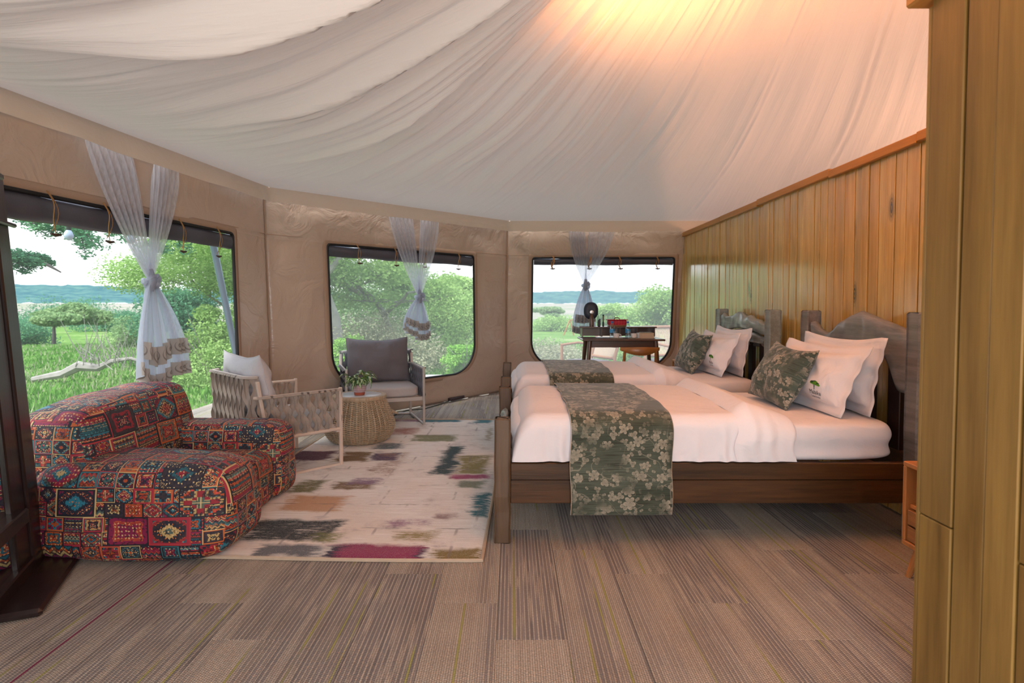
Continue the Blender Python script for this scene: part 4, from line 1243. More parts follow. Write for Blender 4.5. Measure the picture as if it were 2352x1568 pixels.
blob_obj('seat', (.77, .80, .315), M['kilim'], sofa, (-.01, .06, .158), 6.0, 34, seat_d)
def back_d(v):
    z = (v[:, 2]+.36)/.72; yk = (v[:, 1]+.55)/1.1
    v[:, 0] -= (z-.5)*.16
    v[:, 1] *= 1.0-.09*z
    v[:, 2] += np.where(v[:, 2] > 0, .07*(yk-.62)*z, 0)
    return lumps(.012, 4, 9)(v)
blob_obj('backrest', (.36, 1.02, .70), M['kilim'], sofa, (-.33, .05, .352), 7.0, 34, back_d)

# ------------------------------------------------------------------ beds
def cyl_noise(me, amp, fr):
    n = len(me.vertices); co = np.empty(n*3, dtype=np.float32); me.vertices.foreach_get('co', co); v = co.reshape(-1, 3)
    v += (np.stack([n2(v[:, 2]*fr, v[:, 1]*fr, 3), n2(v[:, 0]*fr, v[:, 2]*fr, 5), n2(v[:, 0]*fr, v[:, 1]*fr, 7)], -1)-.5)*amp
    me.vertices.foreach_set('co', v.ravel()); me.update()
def post(mb, x, y, w, d, z0, z1):
    n = 8
    vs = []; fs = []
    for k in range(n+1):
        z = z0+(z1-z0)*k/n
        j = (_T[int(x*97+k*5+y*31) % 4096]-.5)*.006
        b = .008
        for dx, dy in ((-1, -1), (1, -1), (1, 1), (-1, 1)):
            for ex, ey in (((-b*dx, 0), (0, -b*dy)) if dx*dy > 0 else ((0, -b*dy), (-b*dx, 0))):
                vs.append((x+dx*w/2+ex+j, y+dy*d/2+ey+j*.5, z))
    for k in range(n):
        for i in range(8): fs.append((k*8+i, k*8+(i+1) % 8, (k+1)*8+(i+1) % 8, (k+1)*8+i))
    c = len(vs); top = [n*8+i for i in range(8)]
    for i in range(8):
        p = vs[top[i]]; vs.append((x+(p[0]-x)*.86, y+(p[1]-y)*.86, z1+.008))
    for i in range(8): fs.append((top[i], top[(i+1) % 8], c+(i+1) % 8, c+i))
    fs.append(tuple(c+i for i in range(8))); fs.append(tuple(range(8))[::-1])
    mb.add(vs, fs)
def slab(name, mat, parent, top, bottom, x0, th, seed=1, lean=.0):
    """live-edge board in the y-z plane: top and bottom outlines [(y, z)], thickness th in x"""
    ys = np.linspace(top[0][0], top[-1][0], 90)
    zt = np.interp(ys, [p[0] for p in top], [p[1] for p in top]); zb = np.interp(ys, [p[0] for p in bottom], [p[1] for p in bottom])
    k = np.array([1, 2, 3, 2, 1])/9; pad = lambda q: np.convolve(np.pad(q, 2, mode='edge'), k, 'valid'); zt = pad(zt); zb = pad(zb)
    nj = 18; S = []
    prof = [(0.0, 0), (0.0, .08), (0, .35), (0, .65), (0, .9), (.12, .98), (.5, 1.03), (.88, 1.0), (1.0, .93), (1, .6), (1, .3), (1, .05), (.9, 0), (.5, -.02), (.1, 0)]
    vs = []
    for i, yv in enumerate(ys):
        H = zt[i]-zb[i]
        for a, b in prof:
            bump_ = (float(n2(yv*9, b*6, seed))-.5)*.022+(float(n2(yv*26, b*14, seed+2))-.5)*.007
            vs.append((x0+a*th+bump_*(1 if a < .5 else -.2)+(zb[i]+H*b-.9)*lean, yv, zb[i]+H*b))
    m = len(prof); n = len(ys)
    f = grid_faces(n, m); f2 = np.array([(i*m+m-1, (i+1)*m+m-1, (i+1)*m, i*m) for i in range(n-1)])
    fs = [tuple(q) for q in np.vstack([f, f2])]+[tuple(range(m))[::-1], tuple((n-1)*m+k for k in range(m))]
    return obj(name, me_from(name, vs, fs, mat, True), parent)

def bed(y0, wd, label, near):
    t = thing('bed', label, 'bed', (-.0875, y0, 0), 0, 'twin wooden beds')
    L = 2.15; pw = .08
    fm, pm_, hm = M['bedwood'], M['bedpost'], M['greywood'] if near else M['bluewood']
    for (x, yy, h, nm, mt) in ((.04, .04, .607, 'foot_post', pm_), (.04, wd-.04, .607, 'foot_post', pm_)):
        mb = MB(); post(mb, x, yy, pw, pw, 0, h); mb.build(nm, mt, t)
    for yy in (.05, wd-.05):
        mb = MB(); post(mb, L-.045, yy, .095, .10, 0, 1.125); mb.build('head_post', hm, t, False)
    for yy in (.035, wd-.035):
        MB().box((L/2, yy, .352), (L-.16, .034, .084), .004).build('side_rail', fm, t)
        MB().box((L/2, yy+.002, .250), (L-.16, .032, .115), .003).build('side_rail', fm, t)
    slab('foot_board', M['bluewood'], t, [(.08, .47), (wd*.3, .50), (wd*.7, .49), (wd-.08, .47)], [(.08, .22), (wd*.5, .24), (wd-.08, .22)], .022, .04, 5)
    if near:
        S = 1.0
        top = [(.0, .985), (.10, 1.043), (.21, 1.072), (.33, 1.097), (.40, 1.115), (.47, 1.13), (.59, 1.098), (.68, 1.064), (.74, 1.014), (.83, .989), (.92, 1.007), (1.0, 1.062)]
        bot = [(.0, .76), (.06, .72), (.12, .73), (.17, .83), (.22, .90), (.30, .89), (.5, .86), (.75, .87), (1.0, .86)]
        k = (wd-.1)/1.0
        slab('headboard_slab', hm, t, [(.06+y*k*.93, z) for y, z in top], [(.06+y*k*.93, z) for y, z in bot], L-.075, .05, 4)
        for yy in (.22, .45, .68, .90): MB().box((L-.05, yy, .62), (.03, .10, .60), .004).build('headboard_slat', M['mirrorwood'], t)
    else:
        top = [(.0, 1.03), (.12, 1.015), (.20, 1.05), (.30, 1.055), (.36, 1.085), (.45, 1.07), (.55, 1.105), (.62, 1.11), (.72, 1.075), (.88, 1.06), (.96, 1.10), (1.0, 1.07)]
        bot = [(.0, .93), (.15, .935), (.3, .955), (.5, .975), (.7, .965), (.85, .94), (1.0, .92)]
        k = (wd-.1)
        slab('headboard_slab', hm, t, [(.06+y*k*.95, z) for y, z in top], [(.06+y*k*.95, z) for y, z in bot], L-.075, .05, 8)
        slab('headboard_arch', hm, t, [(.16+y*k*.8, z) for y, z in ((0, .90), (.25, .945), (.5, .965), (.75, .945), (1, .90))], [(.16, .86), (.16+k*.8, .86)], L-.065, .035, 12)
        slab('headboard_rail', M['greywood'], t, [(.08, .915), (wd-.08, .905)], [(.08, .83), (wd-.08, .83)], L-.06, .04, 15)
        for yy in (.20, .42, .64, .86): MB().box((L-.05, yy, .60), (.03, .09, .56), .004).build('headboard_slat', M['mirrorwood'], t)
    MB().box((L-.05, wd/2, .36), (.035, wd-.16, .12), .004).build('head_rail', fm, t)
    for k in range(7): MB().box((.25+k*.27, wd/2, .375), (.08, wd-.10, .018), .002).build('base_slat', M['teak'], t)
    return t
def section(s, W_, zb, zt, r, puff=0.0):
    """point on the bed-cover cross section, s 0..1 from near bottom edge over the top to the far bottom edge"""
    H = zt-zb; Ls = [max(H-r, .001), r*PI/2, W_-2*r, r*PI/2, max(H-r, .001)]; T = sum(Ls); d = s*T
    if d < Ls[0]: return 0.0, zb+d, 1.0
    d -= Ls[0]
    if d < Ls[1]: a = d/r; return r-r*math.cos(a), zt-r+r*math.sin(a), 1-a/(PI/2)
    d -= Ls[1]
    if d < Ls[2]: return r+d, zt+puff*math.sin(PI*d/Ls[2]), 0.0
    d -= Ls[2]
    if d < Ls[3]: a = d/r; return W_-r+r*math.sin(a), zt-r+r*math.cos(a), a/(PI/2)
    d -= Ls[3]; return W_, zt-r-d, 1.0
def bedding(y0, wd, near, who):
    X0 = -.0875
    mt = thing('mattress', 'thick mattress in a white fitted sheet on the %s' % who, 'mattress', (X0+.09+.97, y0+wd/2, .388), 0, 'mattresses')
    def md(v):
        v[:, 0:2] *= (1+.006*np.sin(v[:, 2:3]*60)); return lumps(.004, 7, 2)(v)
    blob_obj('mattress_cover', (1.95, wd-.07, .20), M['sheet'], mt, (0, 0, .10), 9, 40, md)
    # duvet
    dv = thing('duvet', 'white duvet tucked over the foot of the %s' % who, 'duvet', (X0, y0, 0), 0, 'white duvets')
    ns, nx2 = 96, 150; vs = []; xe = 1.22; x_0 = .088
    W2 = wd-.036; yo = .018
    for i in range(nx2):
        x = x_0+(xe-x_0)*(i/(nx2-1))**1.15
        q = min(1, (x-x_0)/.13); zt = .415+.215*math.sqrt(max(0, 1-(1-q)**2)); pf = .012
        for j in range(ns):
            yv, zv, side = section(j/(ns-1), W2, .402, zt, min(.075, (zt-.402)*.9), pf)
            pk = (float(n1(x*30+float(n1(zv*9, 2))*1.5, 5))-.5)*.022*side*max(0, 1.05-((zv-.4)/.24))+(float(n2(x*4, yv*5, 3))-.5)*.010*(1-side)
            sg = -1 if yv < W2/2 else 1
            vs.append((x, yo+yv+sg*(.004+pk)*side, zv+pk*(1-side)))
    obj('duvet_cover', me_from('duvet_cover', vs, grid_faces(nx2, ns), M['sheet'], True), dv)
    # folded-back top of the duvet
    vs = []; nf = 44; x1, x2 = 1.185, 1.475
    for i in range(nf):
        f = i/(nf-1)
        for j in range(ns):
            s_ = j/(ns-1)
            h_ = .064*math.sin(min(1, f*3.4)*PI/2)*(1-.75*max(0, f-.25)/.75)*(1 if f < .97 else (1-f)/.03*.6+.4)
            cur = .03*math.sin(s_*PI)*0
            r = .085
            yv, zv, side = section(s_, W2, .404, .628-f*.035 if f < .9 else .628-f*.035, r, .012)
            pk = (float(n1((x1+f*.3)*24+zv*3, 9))-.5)*.012*side+(float(n2(f*3, yv*5, 8))-.5)*.010
            sg = -1 if yv < W2/2 else 1
            fade = .35+.65*min(1, (zv-.40)/.10)
            x = x1+(x2-x1)*f-.012*math.sin(zv*30)*side+cur
            vs.append((x, yo+yv+sg*(h_*fade*.55*side+.004+pk*side), zv+h_*(1-side)+pk*(1-side)*.6))
    obj('duvet_fold', me_from('duvet_fold', vs, grid_faces(nf, ns), M['sheet'], True), dv)
    # runner
    rn = thing('bed_runner', 'green floral bed runner hanging over the side of the %s' % who, 'bed runner', (X0, y0, 0), 0, 'floral bed runners')
    vs = []; uv = []; nr_, nc = 130, 30; xa, xb = .375, .868
    W3 = W2+.016; drop = .145
    top_len = None
    for i in range(nc):
        x = xa+(xb-xa)*i/(nc-1)
        for j in range(nr_):
            s_ = j/(nr_-1)
            tot = (.637-drop-.09)*2+.09*PI+W3-.18
            yv, zv, side = section(s_, W3, drop, .643, .09, .012)
            wv = (float(n1(x*9+zv*2, 3))-.5)*.012*max(0, (.42-zv)/.27) if zv < .42 else 0
            sg = -1 if yv < W3/2 else 1
            off = .012*side
            vs.append((x+(.004*math.sin(s_*40)), yo-.008+yv+sg*(off+wv+.004), zv+(float(n2(x*5, yv*6, 3))-.5)*.006*(1-side)))
            uv.append((x-xa, s_*tot))
    r_ = obj('runner_cloth', me_from('runner_cloth', vs, grid_faces(nc, nr_), M['floral'], True, uv), rn)
    so = r_.modifiers.new('t', 'SOLIDIFY'); so.thickness = .003; so.offset = 1
    for xx, i in ((xa-.002, 0), (xb+.002, nc-1)):
        pts = [vs[i*nr_+j] for j in range(0, nr_)]
        MB().tube([(p[0], p[1], p[2]) for p in pts], .003, 4).build('piping', M['rugedge'], rn)
    return dv
bed(2.82, 1.17, 'near wooden bed with a weathered grey live-edge headboard', True)
bed(4.46, 1.20, 'far wooden bed with a blue-grey carved headboard', False)
bedding(2.82, 1.17, True, 'near bed'); bedding(4.46, 1.20, False, 'far bed')

# ------------------------------------------------------------------ pillows
class Pillow:
    def __init__(s, W_, H, T, flange=0.0, seed=1, sag=0.02, pinch=.05):
        s.W, s.H, s.T, s.fl, s.seed, s.sag, s.pinch = W_, H, T, flange, seed, sag, pinch
    def pt(s, u, v, side):
        W_, H = s.W-2*s.fl, s.H-2*s.fl
        uu, vv = max(-1, min(1, u)), max(-1, min(1, v))
        x = W_/2*uu*(1-s.pinch*(1-vv*vv)*abs(uu)); z = H/2*vv*(1-s.pinch*(1-uu*uu)*abs(vv))
        if abs(u) > 1: x += math.copysign((abs(u)-1)*s.fl*10, u)
        if abs(v) > 1: z += math.copysign((abs(v)-1)*s.fl*10, v)
        p = (max(0, 1-abs(uu)**2.6)*max(0, 1-abs(vv)**2.6))**.55
        f = (float(n2(u*2.6+s.seed, v*2.6, s.seed))-.5)*.035*p+(float(n2(u*6, v*3+u*3, s.seed+3))-.5)*.014*p
        edge = max(abs(u), abs(v))
        f2 = 0
        if edge > .9: f2 = math.sin((u+v*1.3)*7+s.seed)*.014*(1 if s.fl else .4)*(edge-.75)
        y = side*(s.T/2*p+.0015)+f*side+f2
        # slump: the bottom is fuller, the top leans forward a little
        y += -side*0+(-.02*(vv+1)*.5)*0
        return Vector((x, y, z+s.H/2-s.sag*(1-uu*uu)*max(0, vv)))
    def surf(s, x, z, lift=.0015):
        """front-side point for local x, z (z from the bottom)"""
        W_, H = s.W-2*s.fl, s.H-2*s.fl; u, v = x/(W_/2), (z-s.H/2)/(H/2)
        for _ in range(6):
            p = s.pt(u, v, -1); u += (x-p.x)/(W_/2); v += (z-p.z)/(H/2)
        p = s.pt(u, v, -1); return Vector((x, p.y-lift, z))
    def build(s, name, mat, parent, nu=52, nv=40):
        ex = .1 if s.fl else 0
        U = np.concatenate([[-1-ex, -1-ex*.5], np.linspace(-1, 1, nu), [1+ex*.5, 1+ex]]) if s.fl else np.linspace(-1, 1, nu)
        Vv = np.concatenate([[-1-ex, -1-ex*.5], np.linspace(-1, 1, nv), [1+ex*.5, 1+ex]]) if s.fl else np.linspace(-1, 1, nv)
        vs = []; fs = []; uv = []
        for side in (-1, 1):
            b = len(vs)
            for u in U:
                for v in Vv:
                    p = s.pt(float(u), float(v), side); vs.append(tuple(p)); uv.append((p.x+(3 if side > 0 else 0), p.z))
            g_ = grid_faces(len(U), len(Vv))+b
            fs += [tuple(q) if side > 0 else tuple(q[::-1]) for q in g_]
        n, m = len(U), len(Vv); N = n*m
        ring = [i*m for i in range(n)]+[(n-1)*m+j for j in range(1, m)]+[i*m+m-1 for i in range(n-2, -1, -1)]+[j for j in range(m-2, 0, -1)]
        for a, b in zip(ring, ring[1:]+ring[:1]): fs.append((a, b, b+N, a+N))
        me = me_from(name, vs, fs, mat, True, uv)
        return obj(name, me, parent)
_txt = {}
def text_mesh(txt, size):
    k = (txt, size)
    if k not in _txt:
        c = bpy.data.curves.new('t', 'FONT'); c.body = txt; c.size = size; c.align_x = 'CENTER'; c.resolution_u = 3
        o = bpy.data.objects.new('t', c); C.objects.link(o)
        bpy.context.view_layer.update()
        dg = bpy.context.evaluated_depsgraph_get(); me = bpy.data.meshes.new_from_object(o.evaluated_get(dg))
        _txt[k] = ([tuple(v.co) for v in me.vertices], [tuple(p.vertices) for p in me.polygons])
        bpy.data.objects.remove(o); bpy.data.meshes.remove(me)
    return _txt[k]
M['ink'] = m_plain('dark_print_ink', (0.012, 0.022, 0.028), 0.7)
M['inkgreen'] = m_plain('green_print_ink', (0.10, 0.28, 0.015), 0.7)
M['inkdark'] = m_plain('dark_green_print_ink', (0.02, 0.07, 0.02), 0.7)
def logo(P, parent, cx, cz, s=1.0):
    """printed emblem: an umbrella tree over two lines of lettering, laid on the pillow front"""
    def lay(vs, fs, lift): return [tuple(P.surf(cx+x*s, cz+y*s, lift)) for x, y, *_ in vs], fs
    dark = MB(); grn = MB(); dg_ = MB()
    v, f = text_mesh('Malaika', .030); dark.add(*lay([(x*1.02, y-.018) for x, y, z in v], f, .0022))
    v, f = text_mesh('Camps & Lodges', .0115); dark.add(*lay([(x*1.02, y-.032) for x, y, z in v], f, .0022))
    def strip(pts, w):
        vs = []; fs = []
        for i, (x, y) in enumerate(pts): vs += [(x-w[i], y), (x+w[i], y)]
        for i in range(len(pts)-1): fs.append((2*i, 2*i+1, 2*i+3, 2*i+2))
        return vs, fs
    for pts, w in (([(-.003, .006), (-.002, .016), (-.004, .025), (-.016, .036)], [.0026, .0018, .0014, .0008]), ([(-.003, .006), (0, .018), (.006, .027), (.020, .034)], [.0026, .0018, .0014, .0008]), ([(-.002, .01), (-.001, .024), (-.003, .036)], [.0015, .0012, .0008])):
        dark.add(*lay(*strip(pts, w), .0022))
    def ell(x, y, a, b, n=16, ph=0): return [(x, y)]+[(x+a*math.cos(2*PI*k/n)*(1+.12*math.sin(k*3+ph)), y+b*math.sin(2*PI*k/n)*(1+.15*math.sin(k*2+ph))) for k in range(n)], [(0, k+1, (k+1) % n+1) for k in range(n)]
    for e in ((.012, .038, .026, .010), (-.016, .040, .022, .009), (.002, .045, .022, .008), (.030, .032, .012, .006)): grn.add(*lay(*ell(*e), .0018))
    for e in ((-.022, .044, .014, .006), (.024, .040, .010, .004), (-.004, .050, .014, .003)): dg_.add(*lay(*ell(*e, 12, 2), .0023))
    g_ = grn.build('printed_tree_crown', M['inkgreen'], parent)
    dg_.build('printed_crown_shade', M['inkdark'], parent); dark.build('printed_lettering', M['ink'], parent)
def pillow(kind, label, x, y, z, W_, H, T, lean, yaw=0, seed=1, lg=None, roll=0, group=None):
    t = bpy.data.objects.new(kind, None); t.location = (x, y, z); t.rotation_euler = (-lean, roll, -PI/2+yaw); link(t)
    tag(t, label, 'cushion' if 'cushion' in kind else 'pillow', group)
    fl = 0 if 'cushion' in kind else .045
    P = Pillow(W_, H, T, fl, seed)
    c = P.build('cushion_cover' if fl == 0 else 'pillowcase', M['floralc'] if fl == 0 else M['white'], t)
    if lg: logo(P, t, *lg)
    return t
MZ = .588
for dy, who, sd in ((0, 'near bed', 1), (1.66, 'far bed', 11)):
    g1 = 'white pillows against the headboards'; k = 1 if dy == 0 else .96
    pillow('pillow', 'white oxford pillow standing against the headboard of the %s' % who, 1.845, 3.40+dy, MZ+.004, .84*k, .415*k, .17, rad(11), 0, sd, (.16, .10, .95), 0, g1)
    pillow('pillow', 'white oxford pillow leaning behind the floral cushion on the %s' % who, 1.655, 3.36+dy, MZ+.004, .80*k, .40*k, .18, rad(24), rad(3), sd+2, (.20, .095, .95), 0, g1)
    pillow('throw_cushion', 'green floral throw cushion leaning on the pillows of the %s' % who, 1.50, 3.43+dy+(.03 if dy else 0), MZ+.012, .48, .375, .15, rad(27), rad(2), sd+5, None, rad(3), 'floral throw cushions')

# ------------------------------------------------------------------ nightstands
def nightstand(x, y, z_top, label, sc=1.0):
    t = thing('nightstand', label, 'nightstand', (x, y, 0), 0, 'open wooden nightstands')
    w, d, zb = .42*sc, .42*sc, .14
    for c, s_ in (((0, 0, z_top-.01), (w, d, .02)), ((0, 0, zb+.01), (w, d, .02)), ((0, -d/2+.01, (z_top+zb)/2), (w, .02, z_top-zb-.04)), ((0, d/2-.01, (z_top+zb)/2), (w, .02, z_top-zb-.04)), ((.01, 0, zb+.17), (w-.02, d-.04, .018))):
        MB().box(c, s_, .003).build('panel', M['stand'], t)
    MB().box((w/2-.008, 0, (z_top+zb)/2), (.012, d-.04, z_top-zb-.04), .002).build('back_panel', M['stand'], t)
    for zz in (zb+.055, zb+.125):
        MB().box((-w/2+.016, 0, zz), (.018, d-.05, .062), .002).build('drawer_front', M['drawer'], t)
    for sx in (-1, 1):
        for sy in (-1, 1):
            MB().tube([(sx*(w/2-.05), sy*(d/2-.05), zb), (sx*(w/2-.02), sy*(d/2-.02), 0)], [.020, .011], 10).build('leg', M['stand'], t)
nightstand(1.895, 2.28, .50, 'small open wooden nightstand half hidden between the near bed and the partition')
nightstand(1.87, 5.93, .60, 'pale nightstand top showing beyond the far bed', .9)

# ------------------------------------------------------------------ standing mirror at the left edge
mr = bpy.data.objects.new('standing_mirror', None); link(mr); mr.location = (-2.135, 2.60, 0); mr.rotation_euler = (0, 0, math.atan2(-.915, .40))
tag(mr, 'dark wooden standing mirror with a foot plank, reflecting the sofa', 'mirror')
tl = rad(3.7)
def mrp(name, c, s_, mat='mirrorwood', bev=.006):
    o = MB().box(c, s_, bev).build(name, M[mat], mr); o.rotation_euler = (tl, 0, 0); return o
mrp('stile', (.065, 0, .87), (.128, .045, 1.70)); mrp('stile', (.205, -.004, .87), (.135, .032, 1.70)); mrp('stile', (.66, 0, .87), (.12, .045, 1.70))
mrp('top_rail', (.37, 0, 1.725), (.74, .060, .05), bev=.018); mrp('middle_rail', (.43, .012, .292), (.42, .075, .062)); mrp('bottom_rail', (.37, .004, .055), (.60, .05, .06))
mrp('cross_bar', (.10, .035, 1.52), (.26, .018, .018))
mrp('mirror_glass', (.44, -.006, .97), (.36, .008, 1.32), 'mirror', 0); mrp('lower_glass', (.44, -.006, .17), (.36, .008, .20), 'mirror', 0)
mb = MB(); mb.box((.24, .05, .018), (.66, .22, .032), .012); mb.build('foot_plank', M['mirrorwood'], mr)

# ------------------------------------------------------------------ woven-strap armchairs
def strap_mesh(H, w, amp, phase, mat, top_fold=.03):
    n = 15; vs = []; fs = []
    for k in range(n):
        f = k/(n-1); z = H*f
        cyc = f*3.0*PI
        x = amp*math.sin(cyc+phase)
        ww = w*(.55+.45*abs(math.cos(cyc+phase)))
        y = .007*math.cos(cyc+phase); tw = math.sin(cyc+phase)*.55
        for a, dy in ((-1, .004), (-.5, -.004), (0, -.007), (.5, -.004), (1, .004)):
            vs.append((x+a*ww*math.cos(tw), y+dy*1.6+a*ww*math.sin(tw)*.7, z))
    for k in range(n-1):
        for a in range(4): fs.append((k*5+a, k*5+a+1, (k+1)*5+a+1, (k+1)*5+a))
    # fold over the rail
    b = len(vs)
    for k in range(1, 7):
        an = k/6*PI
        for a in (-1, -.5, 0, .5, 1):
            vs.append((a*w, .014-.016*math.cos(an), H+.014*math.sin(an)))
    prev = (n-1)*5
    for k in range(6):
        cur = b+k*5
        for a in range(4): fs.append((prev+a, prev+a+1, cur+a+1, cur+a))
        prev = cur
    me = me_from('strap', vs, fs, mat, True); return me
def armchair(loc, ang, label, sm, fm, back_c, seat_c, mirror=1):
    t = thing('armchair', label, 'armchair', loc, ang, 'woven strap armchairs')
    # local: +x to the chair's front, y across; width .74, depth .66
    Wd, D = .72, .64; za, zb, zk = .565, .275, .70
    def path(a, r=.10):                     # plan of the strap band: from right front round the back to left front
        pts = []
        y = -Wd/2
        for k in range(9): pts.append((D/2-k*(D-r)/8, y))
        for k in range(1, 7): an = k/7*PI/2; pts.append((-D/2+r-r*math.sin(an), y+r-r*math.cos(an)))
        for k in range(11): pts.append((-D/2, -Wd/2+r+(Wd-2*r)*k/10))
        for k in range(1, 7): an = k/7*PI/2; pts.append((-D/2+r-r*math.cos(an), Wd/2-r+r*math.sin(an)))
        for k in range(9): pts.append((-D/2+r+k*(D-r)/8, -y))
        return pts
    P = [Vector((*p, 0)) for p in path(0)]
    cum = [0]
    for a, b in zip(P, P[1:]): cum.append(cum[-1]+(b-a).length)
    def along(s_):
        for i in range(len(cum)-1):
            if s_ <= cum[i+1]:
                f = (s_-cum[i])/(cum[i+1]-cum[i]); return P[i].lerp(P[i+1], f), (P[i+1]-P[i]).normalized()
        return P[-1], (P[-1]-P[-2]).normalized()
    tot = cum[-1]; side = D-.10+.06
    def hgt(s_): return za if s_ < side or s_ > tot-side else zk
    ms = {}
    n = 46; step = tot/n
    for k in range(n):
        s_ = (k+.5)*step; p, d = along(s_); H = hgt(s_)-zb-.02
        key = (round(H, 3), k % 2)
        if key not in ms: ms[key] = strap_mesh(H, step*.72, step*.30, 0 if k % 2 else PI, M[sm])
        lean = Vector((-.10 if hgt(s_) > za else -.02, 0, 0))
        o = obj('strap', ms[key], t, (p.x, p.y, zb+.01), (0, 0, math.atan2(d.y, d.x)))
    mm = M[fm]
    # rails
    MB().tube([(p.x, p.y, zb) for p in P], .013, 8).build('seat_rail', mm, t, True)
    for sg in (-1, 1):
        arm = [p for i, p in enumerate(P) if p.y*sg > 0 and cum[i] < side+.01] if sg < 0 else [p for i, p in enumerate(P) if p.y*sg > 0 and cum[i] > tot-side-.01]
        MB().tube([(p.x, p.y, za-.006) for p in arm], .012, 8).build('arm_rail', mm, t, True)
        y = sg*Wd/2
        MB().box((D/2+.008, y, (za+.0)/2+.005), (.026, .022, za+.01), .005).build('front_post', mm, t)
        MB().box((-.02, y, .014), (D+.03, .024, .024), .004).build('sled_bar', mm, t)
        MB().box((-D/2+.0, y, .14), (.024, .024, .27), .004, (0, rad(3), 0)).build('rear_leg', mm, t)
        MB().box((-D/2+.085, y-.0*sg, .475), (.024, .026, .40), .005, (0, rad(-9), 0)).build('back_post', mm, t)
        for fx in (D/2-.02, -D/2+.02): MB().lathe([(.012, 0), (.012, .005)], 10, (fx, y, 0)).build('foot_pad', M['blackplastic'], t)
    MB().box((D/2-.01, 0, zb-.008), (.03, Wd, .038), .004).build('front_rail', mm, t)
    MB().tube([(-D/2+.0, -Wd/2, .014), (-D/2-.02, -Wd/4, .014), (-D/2-.03, 0, .014), (-D/2-.02, Wd/4, .014), (-D/2, Wd/2, .014)], .012, 8).build('rear_bar', mm, t, True)
    MB().tube([(p.x, p.y, zk-.006) for i, p in enumerate(P) if side-.02 < cum[i] < tot-side+.02], .012, 8).build('back_rail', mm, t, True)
    # cushions
    blob_obj('seat_cushion', (D-.04, Wd-.07, .105), M[seat_c], t, (.03, 0, zb+.062), 7, 24, lumps(.004, 6, 4))
    pc = Pillow(.64 if mirror else .62, .46, .19, 0, 31 if mirror else 35, .03, .03); po = pc.build('back_cushion', M[back_c], t)
    po.location = (-D/2+.20, 0, zb+.115); po.rotation_euler = (-rad(14), 0, PI/2)
    pts = [pc.pt(-1+2*k/24, 1, 0) for k in range(25)]+[pc.pt(1, 1-2*k/20, 0) for k in range(1, 21)]+[pc.pt(-1, -1+2*k/20, 0) for k in range(21)]
    seam = MB().tube(pts[:45], .004, 5).tube(pts[45:], .004, 5).build('cushion_piping', M[back_c], po, True)
    return t
a1 = math.atan2(.70, .71)
fr = Vector((.70, .71, 0)); pr = Vector((-.71, .70, 0))
c1 = Vector((-1.25, 4.2, 0))+pr*.36-fr*.32
armchair(tuple(c1), math.atan2(.71, .70), 'taupe woven-strap armchair beside the kilim sofa, seen from behind', 'taupe', 'framebeige', 'lightcush', 'seatcush')
f2 = Vector((.36, -.93, 0)).normalized(); c2 = (Vector((-.88, 5.60, 0))+Vector((-1.50, 5.36, 0)))/2-f2*.32
armchair(tuple(c2), math.atan2(f2.y, f2.x), 'slate-grey woven-strap armchair facing the room, with a dark cushion', 'darkstrap', 'framegrey', 'slatecush', 'seatcush', 0)

# ------------------------------------------------------------------ wicker drum table
tb = thing('wicker_table', 'round drum-shaped wicker side table with a pale stone top', 'side table', (-1.31, 4.98, .013), 0)
prof = [(.215, 0), (.245, .02), (.275, .06), (.292, .11), (.292, .15), (.278, .20), (.258, .25), (.236, .30), (.218, .345), (.208, .372)]
def rad_at(z): return float(np.interp(z, [p[1] for p in prof], [p[0] for p in prof]))
MB().lathe([(r-.012, z) for r, z in prof], 48).build('core', M['wickerdark'], tb, True)
rib = MB().tube([(rad_at(z)+.001, 0, z) for z in np.linspace(0.004, .37, 16)], .0075, 6).mesh('rib', M['wicker'], True)
for k in range(36): obj('rib', rib, tb, (0, 0, 0), (0, 0, 2*PI*k/36))
wv = MB()
for r_i in range(46):
    z = .008+r_i*.0079; pts = []
    for k in range(144):
        a = 2*PI*k/144; w_ = math.cos(18*a+(PI if r_i % 2 else 0)); rr_ = rad_at(z)+.0015+.0075*w_
        pts.append((rr_*math.cos(a), rr_*math.sin(a), z))
    wv.tube(pts, .0042, 4, closed=True)
w_o = wv.build('wicker_weave', M['wicker'], tb, True); w_o['kind'] = 'stuff'
MB().lathe([(.205, .355), (.222, .358), (.229, .372), (.226, .388), (.210, .394), (.188, .393), (.186, .383)], 56, cap=False).build('rim', M['wicker'], tb, True)
MB().lathe([(.19, .372), (.19, .388), (.187, .390)], 48).build('stone_top', M['stone'], tb, True)
for sg, an in ((1, rad(205)), (1, rad(25))):
    pts = []
    for k in range(14):
        f = k/13; a = an-.28+.56*f; z = .235-.03*math.sin(f*PI)+.0; rr_ = rad_at(z)+.012+.035*math.sin(f*PI)
        pts.append((rr_*math.cos(a), rr_*math.sin(a), z))
    MB().tube(pts, .010, 7).build('handle', M['wicker'], tb, True)
